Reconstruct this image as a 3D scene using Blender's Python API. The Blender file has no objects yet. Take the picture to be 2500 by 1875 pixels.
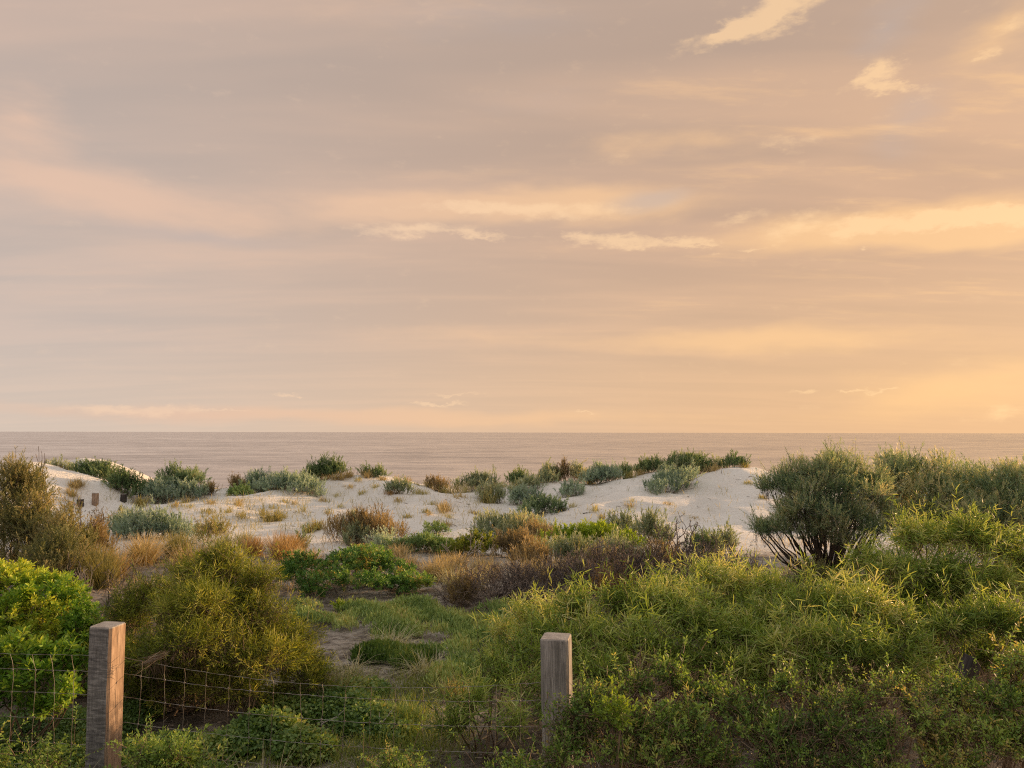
import bpy, math, random
import numpy as np
R = math.radians

# ------------------------------------------------------------------ camera
F, CX, CY = 1888.0, 1250.0, 937.5          # focal length and centre for a 2500 x 1875 frame
EYE = np.array([0.0, 0.0, 2.5])
PITCH = math.atan((1055.7 - CY) / F)
scene = bpy.context.scene
cam = bpy.data.cameras.new('camera')
cam.sensor_width = 36.0
cam.lens = F / 2500.0 * 36.0
cam.clip_start, cam.clip_end = 0.1, 90000.0
cam_o = bpy.data.objects.new('camera', cam)
scene.collection.objects.link(cam_o)
cam_o.location = EYE
cam_o.rotation_euler = (math.pi / 2 + PITCH, R(-0.1), 0.0)
scene.camera = cam_o

# ------------------------------------------------------------------ light
SUN_AZ, SUN_EL = 60.0, 8.0                  # degrees clockwise from straight ahead, above the horizon
SUN_STRENGTH, SKY_STRENGTH, EXPOSURE = 5.0, 0.87, 0.52

def direction(az, el):
    a, e = R(az), R(el)
    return np.array([math.sin(a) * math.cos(e), math.cos(a) * math.cos(e), math.sin(e)])

def srgb(r, g, b, k=1.0):
    def f(c):
        c /= 255.0
        return (c / 12.92 if c <= 0.04045 else ((c + 0.055) / 1.055) ** 2.4) * k
    return (f(r), f(g), f(b), 1.0)

class Nodes:
    """small helper round a node tree"""
    def __init__(self, tree):
        self.t = tree
    def new(self, kind, **kw):
        n = self.t.nodes.new(kind)
        for k, v in kw.items():
            setattr(n, k, v)
        return n
    def link(self, a, b):
        self.t.links.new(a, b)
    def put(self, v, sock):
        if isinstance(v, bpy.types.NodeSocket):
            self.link(v, sock)
        else:
            sock.default_value = v
    def math(self, op, a, b=None, c=None, clamp=False):
        n = self.new('ShaderNodeMath', operation=op, use_clamp=clamp)
        for i, v in enumerate((a, b, c)):
            if v is not None:
                self.put(v, n.inputs[i])
        return n.outputs[0]
    def vmath(self, op, a, b=None):
        n = self.new('ShaderNodeVectorMath', operation=op)
        self.put(a, n.inputs[0])
        if b is not None:
            self.put(b, n.inputs[1])
        return n.outputs['Value'] if op in ('DOT_PRODUCT', 'LENGTH') else n.outputs[0]
    def smooth(self, v, lo, hi, a=0.0, b=1.0):
        n = self.new('ShaderNodeMapRange', interpolation_type='SMOOTHSTEP')
        self.put(v, n.inputs[0])
        for i, x in enumerate((lo, hi, a, b)):
            n.inputs[i + 1].default_value = x
        return n.outputs[0]
    def mix(self, f, a, b, mode='MIX'):
        n = self.new('ShaderNodeMix', data_type='RGBA', blend_type=mode)
        self.put(f, n.inputs[0]); self.put(a, n.inputs[6]); self.put(b, n.inputs[7])
        return n.outputs[2]
    def ramp(self, v, stops, interp='LINEAR'):
        n = self.new('ShaderNodeValToRGB')
        e = n.color_ramp.elements
        n.color_ramp.interpolation = interp
        while len(e) < len(stops):
            e.new(0.5)
        for el, (p, c) in zip(e, stops):
            el.position = p; el.color = c
        self.put(v, n.inputs[0])
        return n.outputs[0]
    def noise(self, vec, scale, detail=4.0, rough=0.55, dist=0.0, out=0):
        n = self.new('ShaderNodeTexNoise')
        if vec is not None:
            self.link(vec, n.inputs['Vector'])
        n.inputs['Scale'].default_value = scale
        n.inputs['Detail'].default_value = detail
        n.inputs['Roughness'].default_value = rough
        n.inputs['Distortion'].default_value = dist
        return n.outputs[out]
    def mapping(self, vec, loc=(0, 0, 0), rot=(0, 0, 0), scale=(1, 1, 1), kind='POINT'):
        n = self.new('ShaderNodeMapping', vector_type=kind)
        self.link(vec, n.inputs[0])
        n.inputs[1].default_value = loc; n.inputs[2].default_value = rot; n.inputs[3].default_value = scale
        return n.outputs[0]
    def xyz(self, x, y, z=0.0):
        n = self.new('ShaderNodeCombineXYZ')
        for i, v in enumerate((x, y, z)):
            self.put(v, n.inputs[i])
        return n.outputs[0]
    def split(self, vec):
        n = self.new('ShaderNodeSeparateXYZ'); self.link(vec, n.inputs[0])
        return n.outputs

def build_sky():
    w = bpy.data.worlds.new('World'); scene.world = w; w.use_nodes = True
    w.cycles.sampling_method = 'MANUAL'; w.cycles.sample_map_resolution = 256
    w.node_tree.nodes.clear()
    N = Nodes(w.node_tree)
    d = N.new('ShaderNodeTexCoord').outputs['Generated']
    x, y, z = N.split(d)
    zc = N.math('MINIMUM', N.math('MAXIMUM', z, -0.999), 0.999)
    az = N.math('MULTIPLY', N.math('ARCTAN2', x, y), 180 / math.pi)
    el = N.math('MULTIPLY', N.math('ARCSINE', zc), 180 / math.pi)
    ae = N.xyz(az, el)
    # clear evening sky behind the cloud sheet
    nis = N.new('ShaderNodeTexSky', sky_type='NISHITA', sun_disc=False, sun_elevation=R(SUN_EL), sun_rotation=R(SUN_AZ))
    nis.dust_density = 2.0
    clear = N.mix(1.0, nis.outputs[0], (0.11, 0.11, 0.11, 1), 'MULTIPLY')
    # cloud sheet: warm towards the sun, grey mauve away from it
    f = N.math('MULTIPLY_ADD', N.math('COSINE', N.math('SUBTRACT', N.math('ARCTAN2', x, y), R(SUN_AZ))), 0.5, 0.5)
    e01 = N.math('DIVIDE', el, 60.0, clamp=True)  # both ramps brighten overhead, out of view, added to light the ground
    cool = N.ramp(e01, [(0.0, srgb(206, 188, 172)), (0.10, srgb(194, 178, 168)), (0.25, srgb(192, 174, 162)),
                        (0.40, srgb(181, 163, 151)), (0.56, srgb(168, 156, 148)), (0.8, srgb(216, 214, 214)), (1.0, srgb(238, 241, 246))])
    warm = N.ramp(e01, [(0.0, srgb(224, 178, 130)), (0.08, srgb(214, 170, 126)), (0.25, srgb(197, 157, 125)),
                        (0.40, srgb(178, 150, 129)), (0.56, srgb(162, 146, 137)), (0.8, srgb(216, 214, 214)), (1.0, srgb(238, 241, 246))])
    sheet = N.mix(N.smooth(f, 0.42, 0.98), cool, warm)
    # long soft streaks, seen in perspective on a flat layer overhead
    den = N.math('ADD', N.math('MAXIMUM', z, 0.0), 0.09)
    pl = N.xyz(N.math('DIVIDE', x, den), N.math('DIVIDE', y, den))
    s1 = N.noise(N.mapping(pl, rot=(0, 0, R(-14)), scale=(0.35, 1.25, 1)), 1.5, 3, 0.5, 0.5)
    s2 = N.noise(N.mapping(pl, loc=(3.1, 7.7, 0), rot=(0, 0, R(6)), scale=(0.3, 1.0, 1)), 2.6, 4, 0.55, 0.0)
    streak = N.smooth(N.math('ADD', N.math('MULTIPLY', s1, 0.65), N.math('MULTIPLY', s2, 0.35)), 0.36, 0.66)
    lit = N.mix(N.smooth(f, 0.42, 0.98), srgb(207, 174, 154), srgb(213, 169, 130))
    dull = N.mix(N.smooth(f, 0.42, 0.98), srgb(160, 147, 141), srgb(172, 140, 114))
    low = N.math('MULTIPLY', N.smooth(el, 0.0, 17.0, 0.28, 1.0), N.smooth(el, 34.0, 60.0, 1.0, 0.45))
    sheet = N.mix(N.math('MULTIPLY', N.math('MULTIPLY', streak, 0.55), low), sheet, lit)
    sheet = N.mix(N.math('MULTIPLY', N.math('MULTIPLY', N.math('SUBTRACT', 1.0, streak), 0.46), low), sheet, dull)

    wn = N.noise(N.mapping(ae, scale=(0.06, 0.16, 1)), 1.0, 4, 0.62, 0.0, out=1)
    warp = N.vmath('SUBTRACT', wn, (0.5, 0.5, 0.5))
    wf = N.vmath('SUBTRACT', N.noise(N.mapping(ae, rot=(0, 0, R(-20)), scale=(0.35, 0.8, 1)), 1.0, 5, 0.68, 0.0, out=1), (0.5, 0.5, 0.5))
    def feats(items, amp, fine=(0, 0, 0)):
        wv = N.vmath('ADD', ae, N.vmath('MULTIPLY', warp, amp))
        if fine[0]:
            wv = N.vmath('ADD', wv, N.vmath('MULTIPLY', wf, fine))
        tot = None
        for px, py, hw, hh, rot, wgt in items:
            u = (px - CX) / F; v = -(py - CY) / F
            dy = math.cos(PITCH) - v * math.sin(PITCH); dz = math.sin(PITCH) + v * math.cos(PITCH)
            a0 = math.degrees(math.atan2(u, dy)); e0 = math.degrees(math.atan2(dz, math.hypot(u, dy)))
            k = math.degrees(1 / F) * math.cos(math.atan(u))
            if abs(rot) < 7:
                q = N.new('ShaderNodeVectorMath', operation='MULTIPLY_ADD'); N.link(wv, q.inputs[0])
                q.inputs[1].default_value = (1 / (hw * k), 1 / (hh * k), 0); q.inputs[2].default_value = (-a0 / (hw * k), -e0 / (hh * k), 0)
                m = q.outputs[0]
            else:
                m = N.mapping(wv, loc=(a0, e0, 0), rot=(0, 0, R(rot)), scale=(hw * k, hh * k, 1), kind='TEXTURE')
            g = N.new('ShaderNodeTexGradient', gradient_type='SPHERICAL'); N.link(m, g.inputs[0])
            tot = N.math('MULTIPLY', g.outputs['Fac'], wgt) if tot is None else N.math('MULTIPLY_ADD', g.outputs['Fac'], wgt, tot)
        return tot
    # broad glowing veils
    veil = feats([(250, 470, 620, 105, -8, 1.0), (900, 520, 480, 80, -6, .8), (60, 270, 200, 100, 0, .7), (1350, 495, 560, 75, 0, 1.1),
                  (2150, 545, 620, 80, 3, 1.15), (2420, 560, 300, 60, 3, .8), (1850, 835, 620, 60, 2, .9), (1150, 830, 420, 70, 0, .5),
                  (2300, 960, 450, 130, 10, .8), (500, 1010, 900, 34, 0, .8), (1300, 1020, 700, 36, 0, .7), (1720, 340, 300, 60, 4, .55),
                  (1480, 360, 150, 60, 0, .4), (2450, 60, 220, 110, 30, .6)], (7.0, 2.6, 0))
    fb = N.noise(N.mapping(ae, scale=(0.10, 0.34, 1)), 1.0, 5, 0.6, 0.0)
    vd = N.smooth(N.math('ADD', veil, N.math('MULTIPLY', N.math('SUBTRACT', fb, 0.5), 0.9)), 0.12, 0.85)
    vcol = N.mix(N.smooth(f, 0.5, 0.98), srgb(220, 182, 156), srgb(243, 192, 130))
    col = N.mix(N.math('MULTIPLY', vd, 0.72), sheet, vcol)
    # cool openings in the sheet
    gap = feats([(2230, 300, 190, 130, 50, .55), (480, 570, 420, 40, -2, .9), (1590, 480, 170, 45, 8, .9), (200, 780, 500, 60, 0, .35),
                 (1150, 40, 500, 90, 0, .6), (2180, 60, 170, 110, 20, .7), (1250, 250, 420, 60, 0, .4)], (6.0, 3.0, 0))
    gd = N.smooth(N.math('ADD', gap, N.math('MULTIPLY', N.math('SUBTRACT', fb, 0.5), 0.7)), 0.15, 0.9)
    col = N.mix(N.math('MULTIPLY', gd, 0.5), col, srgb(172, 160, 156))
    # small crisp bright clouds
    tuft = feats([(1900, 15, 190, 62, 20, 1.5), (1760, 85, 150, 30, 10, 1.0), (2150, 165, 75, 65, 62, 1.0), (2205, 215, 90, 22, -24, .9), (2100, 195, 70, 22, 22, .7), (2400, 130, 40, 16, 10, .6),
                  (2450, 75, 110, 34, 28, .6), (1300, 512, 330, 30, -2, 1.1), (1120, 505, 160, 22, 2, .5), (1000, 565, 210, 24, -2, 1.15), (1180, 583, 170, 12, -2, .8),
                  (1415, 580, 62, 26, 0, 1.3), (1520, 582, 90, 27, 0, 1.3), (1640, 586, 130, 22, 0, 1.15), (1725, 592, 90, 12, 2, .8), (1850, 606, 50, 11, 0, 1.2),
                  (1755, 612, 30, 8, 0, .7), (2130, 604, 26, 8, 0, .9), (1960, 540, 120, 42, 15, 1.0), (2090, 545, 110, 38, 15, 1.0), (2250, 533, 240, 36, 4, 1.5), (2450, 525, 200, 30, 0, 1.7),
                  (1800, 530, 120, 30, 8, .7), (700, 955, 40, 8, 0, 1.1), (755, 957, 16, 5, 0, .9), (1060, 985, 100, 7, -2, 1.0), (1110, 963, 80, 5, -3, .8),
                  (260, 1005, 170, 22, 0, .9), (420, 1000, 120, 18, 0, .8), (560, 1000, 90, 6, 0, .8), (1960, 957, 50, 11, 3, .9), (2080, 952, 45, 7, 0, 1.0), (2150, 953, 60, 9, -3, 1.0),
                  (1410, 1006, 60, 4, -1, .9), (2440, 1010, 110, 26, 10, .8), (1930, 345, 130, 28, -6, .6), (1500, 370, 60, 40, 0, .4)], (2.6, 1.15, 0), (4.6, 2.2, 0))
    fc = N.noise(N.mapping(ae, rot=(0, 0, R(10)), scale=(0.42, 0.95, 1)), 1.0, 5, 0.62, 0.0)
    td = N.smooth(N.math('ADD', tuft, N.math('MULTIPLY', N.math('SUBTRACT', fc, 0.5), 1.7)), 0.10, 1.15)
    # fine broken ripples of thin cloud all over
    rip = N.noise(N.mapping(pl, loc=(5, 2, 0), rot=(0, 0, R(-24)), scale=(0.9, 2.6, 1)), 2.2, 6, 0.62, 0.0)
    rd = N.math('MULTIPLY', N.smooth(rip, 0.48, 0.72), N.math('MULTIPLY', N.smooth(s1, 0.42, 0.62), N.smooth(el, 4.0, 12.0)))
    col = N.mix(N.math('MULTIPLY', rd, N.smooth(az, -12.0, 16.0, 0.18, 0.5)), col, vcol)
    tcol = N.mix(N.smooth(f, 0.5, 0.98), srgb(232, 198, 168), srgb(248, 204, 148))
    col = N.mix(N.math('MULTIPLY', td, 0.66), col, tcol)
    # glow of the low sun through the cloud
    s = direction(SUN_AZ, SUN_EL)
    dot = N.math('MAXIMUM', N.vmath('DOT_PRODUCT', d, tuple(s)), 0.0)
    glow = N.math('ADD', N.math('MULTIPLY', N.math('POWER', dot, 10.0), 0.09), N.math('MULTIPLY', N.math('POWER', dot, 90.0), 3.0))
    col = N.mix(glow, col, (1.0, 0.54, 0.27, 1), 'ADD')
    N.t.nodes[-1].clamp_factor = False
    col = N.mix(0.06, col, clear)
    col = N.mix(0.09, col, (0.40, 0.365, 0.35, 1))
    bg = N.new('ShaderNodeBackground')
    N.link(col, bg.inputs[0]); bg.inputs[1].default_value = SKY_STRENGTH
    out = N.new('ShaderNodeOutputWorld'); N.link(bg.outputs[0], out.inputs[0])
build_sky()

sl = bpy.data.lights.new('sun', 'SUN')
sl.energy = SUN_STRENGTH; sl.angle = R(0.6); sl.color = (1.0, 0.60, 0.30)
so = bpy.data.objects.new('sun', sl); scene.collection.objects.link(so)
sd = direction(SUN_AZ, SUN_EL)
from mathutils import Vector
so.rotation_euler = Vector(sd).to_track_quat('Z', 'Y').to_euler()
so.location = (60, 40, 30)

scene.view_settings.view_transform = 'Standard'
scene.view_settings.look = 'None'
scene.view_settings.exposure = EXPOSURE
scene.view_settings.gamma = 1.0
scene.view_settings.use_curve_mapping = False
scene.cycles.use_denoising = False
scene.cycles.filter_width = 1.15
scene.cycles.max_bounces = 6
scene.cycles.diffuse_bounces = 4
scene.cycles.transmission_bounces = 4
scene.cycles.use_adaptive_sampling = True
scene.cycles.adaptive_threshold = 0.015

# ------------------------------------------------------------------ helpers
COL = scene.collection

def at(px, py, Y):
    """the point at depth Y on the sight line through a pixel of the 2500 x 1875 frame"""
    u = (px - CX) / F; v = -(py - CY) / F
    d = np.array([u, math.cos(PITCH) - v * math.sin(PITCH), math.sin(PITCH) + v * math.cos(PITCH)])
    return EYE + d * (Y / d[1])

def tag(o, label=None, cat=None, group=None, kind=None):
    if label: o['label'] = label
    if cat: o['category'] = cat
    if group: o['group'] = group
    if kind: o['kind'] = kind
    return o

def empty(name, loc):
    o = bpy.data.objects.new(name, None); COL.objects.link(o)
    o.location = tuple(float(v) for v in loc); o.empty_display_size = 0.1
    return o

def np_mesh(name, V, tris=None, quads=None, attrs=None, smooth=False):
    V = np.asarray(V, dtype=np.float32)
    nt = 0 if tris is None else len(tris); nq = 0 if quads is None else len(quads)
    me = bpy.data.meshes.new(name)
    me.vertices.add(len(V)); me.vertices.foreach_set('co', V.ravel())
    idx = np.concatenate([a.ravel() for a in ([] if nt == 0 else [np.asarray(tris)]) + ([] if nq == 0 else [np.asarray(quads)])]).astype(np.int32)
    me.loops.add(len(idx)); me.loops.foreach_set('vertex_index', idx)
    starts = np.concatenate([np.arange(nt) * 3, nt * 3 + np.arange(nq) * 4]).astype(np.int32)
    me.polygons.add(nt + nq); me.polygons.foreach_set('loop_start', starts)
    if smooth:
        me.polygons.foreach_set('use_smooth', np.ones(nt + nq, dtype=bool))
    if attrs:
        for k, a in attrs.items():
            t = me.attributes.new(k, 'FLOAT', 'POINT'); t.data.foreach_set('value', np.asarray(a, dtype=np.float32))
    me.update(calc_edges=True)
    return me

def link(name, me, mat, parent=None, origin=None):
    """link a mesh given in world coordinates; under a parent it is stored relative to the parent's place"""
    o = bpy.data.objects.new(name, me); COL.objects.link(o)
    if mat is not None:
        me.materials.append(mat)
    if parent is not None:
        p = np.array(parent.location); origin = p; o.parent = parent
        n = len(me.vertices); co = np.empty(n * 3, dtype=np.float32); me.vertices.foreach_get('co', co)
        me.vertices.foreach_set('co', (co.reshape(-1, 3) - p.astype(np.float32)).ravel()); me.update()
    elif origin is not None:
        p = np.array(origin); o.location = tuple(float(v) for v in p)
        n = len(me.vertices); co = np.empty(n * 3, dtype=np.float32); me.vertices.foreach_get('co', co)
        me.vertices.foreach_set('co', (co.reshape(-1, 3) - p.astype(np.float32)).ravel()); me.update()
    return o

def unit(a):
    return a / np.maximum(np.linalg.norm(a, axis=-1, keepdims=True), 1e-9)

def rand_dirs(rng, n):
    return unit(rng.normal(size=(n, 3)))

class Leaves:
    """collects flat blades: diamonds, or longer curved strips"""
    def __init__(self):
        self.V, self.T, self.Q, self.A, self.n = [], [], [], [], 0
    def add(self, P, D, L, W, tint, rng, bend=0.0, long=False, up=None, wide=0.5):
        n = len(P)
        if n == 0: return
        D = unit(D)
        ref = rand_dirs(rng, n) if up is None else unit(np.broadcast_to(up, (n, 3)) + rng.normal(size=(n, 3)) * 0.35)
        S = unit(np.cross(D, ref)); Nn = np.cross(S, D)
        L = np.broadcast_to(L, (n,))[:, None]; W = np.broadcast_to(W, (n,))[:, None] * 0.5
        B = Nn * (np.broadcast_to(bend, (n,))[:, None] * L)
        c = lambda t: P + D * L * t - B * t * t
        b = self.n + np.arange(n)
        if not long:
            m = c(wide)
            self.V += [c(0), m + S * W, c(1), m - S * W]
            self.Q.append(np.stack([b, b + n, b + 2 * n, b + 3 * n], 1)); self.n += 4 * n; k = 4
        else:
            m1, m2 = c(0.3), c(0.82)
            self.V += [c(0), m1 + S * W, m1 - S * W, m2 + S * W * 0.75, m2 - S * W * 0.75, c(1)]
            self.T += [np.stack([b, b + n, b + 2 * n], 1), np.stack([b + 4 * n, b + 3 * n, b + 5 * n], 1)]
            self.Q.append(np.stack([b + 2 * n, b + n, b + 3 * n, b + 4 * n], 1)); self.n += 6 * n; k = 6
        self.A.append(np.tile(np.broadcast_to(tint, (n,)), k))
    def mesh(self, name):
        return np_mesh(name, np.concatenate(self.V), np.concatenate(self.T) if self.T else None,
                       np.concatenate(self.Q) if self.Q else None, {'tint': np.concatenate(self.A)})

class Tubes:
    def __init__(self, sides=4):
        self.V, self.Q, self.n, self.s = [], [], 0, sides
    def add(self, pts, rad):
        pts = np.asarray(pts, float); m = len(pts); s = self.s
        rad = np.broadcast_to(rad, (m,))
        t = unit(np.gradient(pts, axis=0))
        ref = np.array([0.0, 0, 1]) if abs(t[0, 2]) < 0.9 else np.array([1.0, 0, 0])
        a = unit(np.cross(t, ref)); b = np.cross(t, a)
        ang = np.arange(s) * 2 * math.pi / s
        ring = pts[:, None, :] + (a[:, None, :] * np.cos(ang)[None, :, None] + b[:, None, :] * np.sin(ang)[None, :, None]) * rad[:, None, None]
        self.V.append(ring.reshape(-1, 3))
        i = np.arange(m - 1)[:, None] * s; j = np.arange(s)[None, :]; k = (j + 1) % s
        self.Q.append((self.n + np.stack([i + j, i + k, i + s + k, i + s + j], -1)).reshape(-1, 4))
        self.n += m * s
    def sticks(self, A, B, ra, rb):
        """many straight tapered three-sided sticks at once"""
        n = len(A)
        if n == 0: return
        t = unit(B - A); ref = np.where(np.abs(t[:, 2:3]) < 0.9, [[0.0, 0, 1]], [[1.0, 0, 0]])
        a = unit(np.cross(t, ref)); b = np.cross(t, a)
        ra = np.broadcast_to(ra, (n,))[:, None]; rb = np.broadcast_to(rb, (n,))[:, None]
        vs = []
        for k in range(3):
            o = a * math.cos(k * 2.0944) + b * math.sin(k * 2.0944); vs.append(A + o * ra)
        for k in range(3):
            o = a * math.cos(k * 2.0944) + b * math.sin(k * 2.0944); vs.append(B + o * rb)
        self.V += vs; base = self.n + np.arange(n)
        for k in range(3):
            l = (k + 1) % 3
            self.Q.append(np.stack([base + k * n, base + l * n, base + (3 + l) * n, base + (3 + k) * n], 1))
        self.n += 6 * n
    def mesh(self, name, smooth=True):
        return np_mesh(name, np.concatenate(self.V), None, np.concatenate(self.Q), smooth=smooth)

# ------------------------------------------------------------------ materials
def new_mat(name):
    m = bpy.data.materials.new(name); m.use_nodes = True; m.node_tree.nodes.clear()
    N = Nodes(m.node_tree); out = N.new('ShaderNodeOutputMaterial')
    return m, N, out

def leaf_mat(name, stops, trans=0.42, rough=0.5, spec=0.35):
    m, N, out = new_mat(name)
    a = N.new('ShaderNodeAttribute', attribute_name='tint')
    n = len(stops)
    col = N.ramp(a.outputs['Fac'], [(i / (n - 1), (*c, 1)) for i, c in enumerate(stops)])
    bs = N.new('ShaderNodeBsdfPrincipled'); N.link(col, bs.inputs['Base Color'])
    bs.inputs['Roughness'].default_value = rough; bs.inputs['Specular IOR Level'].default_value = spec
    tr = N.new('ShaderNodeBsdfTranslucent'); N.link(N.mix(1.0, col, (1.15, 1.05, 0.55, 1), 'MULTIPLY'), tr.inputs[0])
    mx = N.new('ShaderNodeMixShader'); mx.inputs[0].default_value = trans
    N.link(bs.outputs[0], mx.inputs[1]); N.link(tr.outputs[0], mx.inputs[2]); N.link(mx.outputs[0], out.inputs[0])
    return m

def bark_mat(name, c1, c2, scale=30.0):
    m, N, out = new_mat(name)
    g = N.new('ShaderNodeTexCoord').outputs['Object']
    f = N.noise(N.mapping(g, scale=(1, 1, 0.35)), scale, 5, 0.6)
    col = N.mix(N.smooth(f, 0.35, 0.65), (*c1, 1), (*c2, 1))
    bs = N.new('ShaderNodeBsdfPrincipled'); N.link(col, bs.inputs['Base Color']); bs.inputs['Roughness'].default_value = 0.8
    N.link(bs.outputs[0], out.inputs[0])
    return m

M = {}
M['wattle'] = leaf_mat('wattle_leaf', [(0.081, 0.138, 0.023), (0.175, 0.274, 0.047), (0.291, 0.420, 0.087), (0.480, 0.566, 0.156), (0.670, 0.657, 0.311)])
M['olive'] = leaf_mat('olive_wattle_leaf', [(0.063, 0.090, 0.014), (0.137, 0.189, 0.024), (0.236, 0.293, 0.039), (0.348, 0.395, 0.061), (0.522, 0.516, 0.138)])
M['green'] = leaf_mat('bright_green_leaf', [(0.055, 0.130, 0.016), (0.111, 0.247, 0.026), (0.199, 0.364, 0.039), (0.365, 0.494, 0.058), (0.530, 0.585, 0.065)])
M['lime'] = leaf_mat('lime_leaf', [(0.133, 0.221, 0.026), (0.243, 0.364, 0.039), (0.365, 0.494, 0.052), (0.464, 0.572, 0.078)])
M['sage'] = leaf_mat('sage_leaf', [(0.130, 0.179, 0.110), (0.221, 0.289, 0.193), (0.338, 0.413, 0.303), (0.468, 0.524, 0.372), (0.546, 0.524, 0.303)])
M['silver'] = leaf_mat('silver_leaf', [(0.143, 0.225, 0.183), (0.247, 0.351, 0.295), (0.377, 0.491, 0.421), (0.520, 0.632, 0.534)])
M['dune_green'] = leaf_mat('dune_green_leaf', [(0.082, 0.146, 0.073), (0.137, 0.227, 0.114), (0.218, 0.309, 0.163), (0.355, 0.406, 0.195)])
M['teatree'] = leaf_mat('dark_needle_leaf', [(0.100, 0.169, 0.100), (0.179, 0.280, 0.166), (0.290, 0.400, 0.248), (0.447, 0.522, 0.332), (0.627, 0.581, 0.364)])
M['tan_olive'] = leaf_mat('tan_olive_leaf', [(.12, .145, .065), (.20, .22, .10), (.28, .29, .14), (.40, .36, .19), (.48, .41, .22)])
M['low_green'] = leaf_mat('low_green_blade', [(.10, .15, .03), (.17, .24, .05), (.26, .31, .08), (.38, .36, .15)])
M['brown_brush'] = leaf_mat('brown_brush_leaf', [(0.156, 0.130, 0.078), (0.260, 0.208, 0.117), (0.377, 0.299, 0.169), (0.494, 0.403, 0.247)])
M['scaevola'] = leaf_mat('dark_green_leaf', [(0.049, 0.108, 0.030), (0.090, 0.206, 0.048), (0.146, 0.305, 0.074), (0.260, 0.395, 0.094), (0.488, 0.341, 0.130)])
M['salt'] = leaf_mat('saltbush_leaf', [(0.063, 0.113, 0.028), (0.116, 0.215, 0.046), (0.213, 0.346, 0.072), (0.356, 0.490, 0.122), (0.463, 0.387, 0.142)])
M['herb'] = leaf_mat('herb_leaf', [(0.061, 0.122, 0.028), (0.122, 0.220, 0.053), (0.227, 0.329, 0.090), (0.420, 0.404, 0.121)])
M['succulent'] = leaf_mat('succulent_leaf', [(0.141, 0.230, 0.078), (0.241, 0.362, 0.109), (0.355, 0.477, 0.156), (0.483, 0.559, 0.187), (0.568, 0.493, 0.203)], trans=0.15)
M['gold'] = leaf_mat('golden_grass_blade', [(.27, .21, .11), (.42, .34, .18), (.56, .46, .27), (.68, .58, .38)])
M['orange'] = leaf_mat('orange_grass_blade', [(.25, .165, .085), (.40, .27, .13), (.52, .37, .19), (.64, .49, .29)])
M['olive_grass'] = leaf_mat('olive_grass_blade', [(0.169, 0.169, 0.065), (0.286, 0.273, 0.111), (0.429, 0.390, 0.169), (0.598, 0.494, 0.247)])
M['pale_grass'] = leaf_mat('pale_grass_blade', [(0.286, 0.286, 0.156), (0.442, 0.429, 0.247), (0.598, 0.546, 0.351), (0.700, 0.650, 0.442)])
M['litter'] = leaf_mat('dry_litter', [(.06, .045, .032), (.13, .10, .072), (.24, .19, .14), (.38, .33, .26)], trans=0.05)
M['bark'] = bark_mat('dark_bark', (.035, .026, .02), (.10, .075, .055))
M['dead'] = bark_mat('dead_twig_bark', (.12, .095, .08), (.26, .21, .175))
M['dead_dark'] = bark_mat('charcoal_twig_bark', (.06, .05, .046), (.135, .112, .10))
M['dead_pale'] = bark_mat('bleached_twig_bark', (.28, .25, .21), (.48, .44, .38))
M['twig_brown'] = bark_mat('brown_twig_bark', (.10, .07, .045), (.22, .16, .10))

# ------------------------------------------------------------------ terrain
def nearer(Y):
    return 20.5 + (Y - 20.5) * 0.66 if Y > 20.5 else Y

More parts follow.
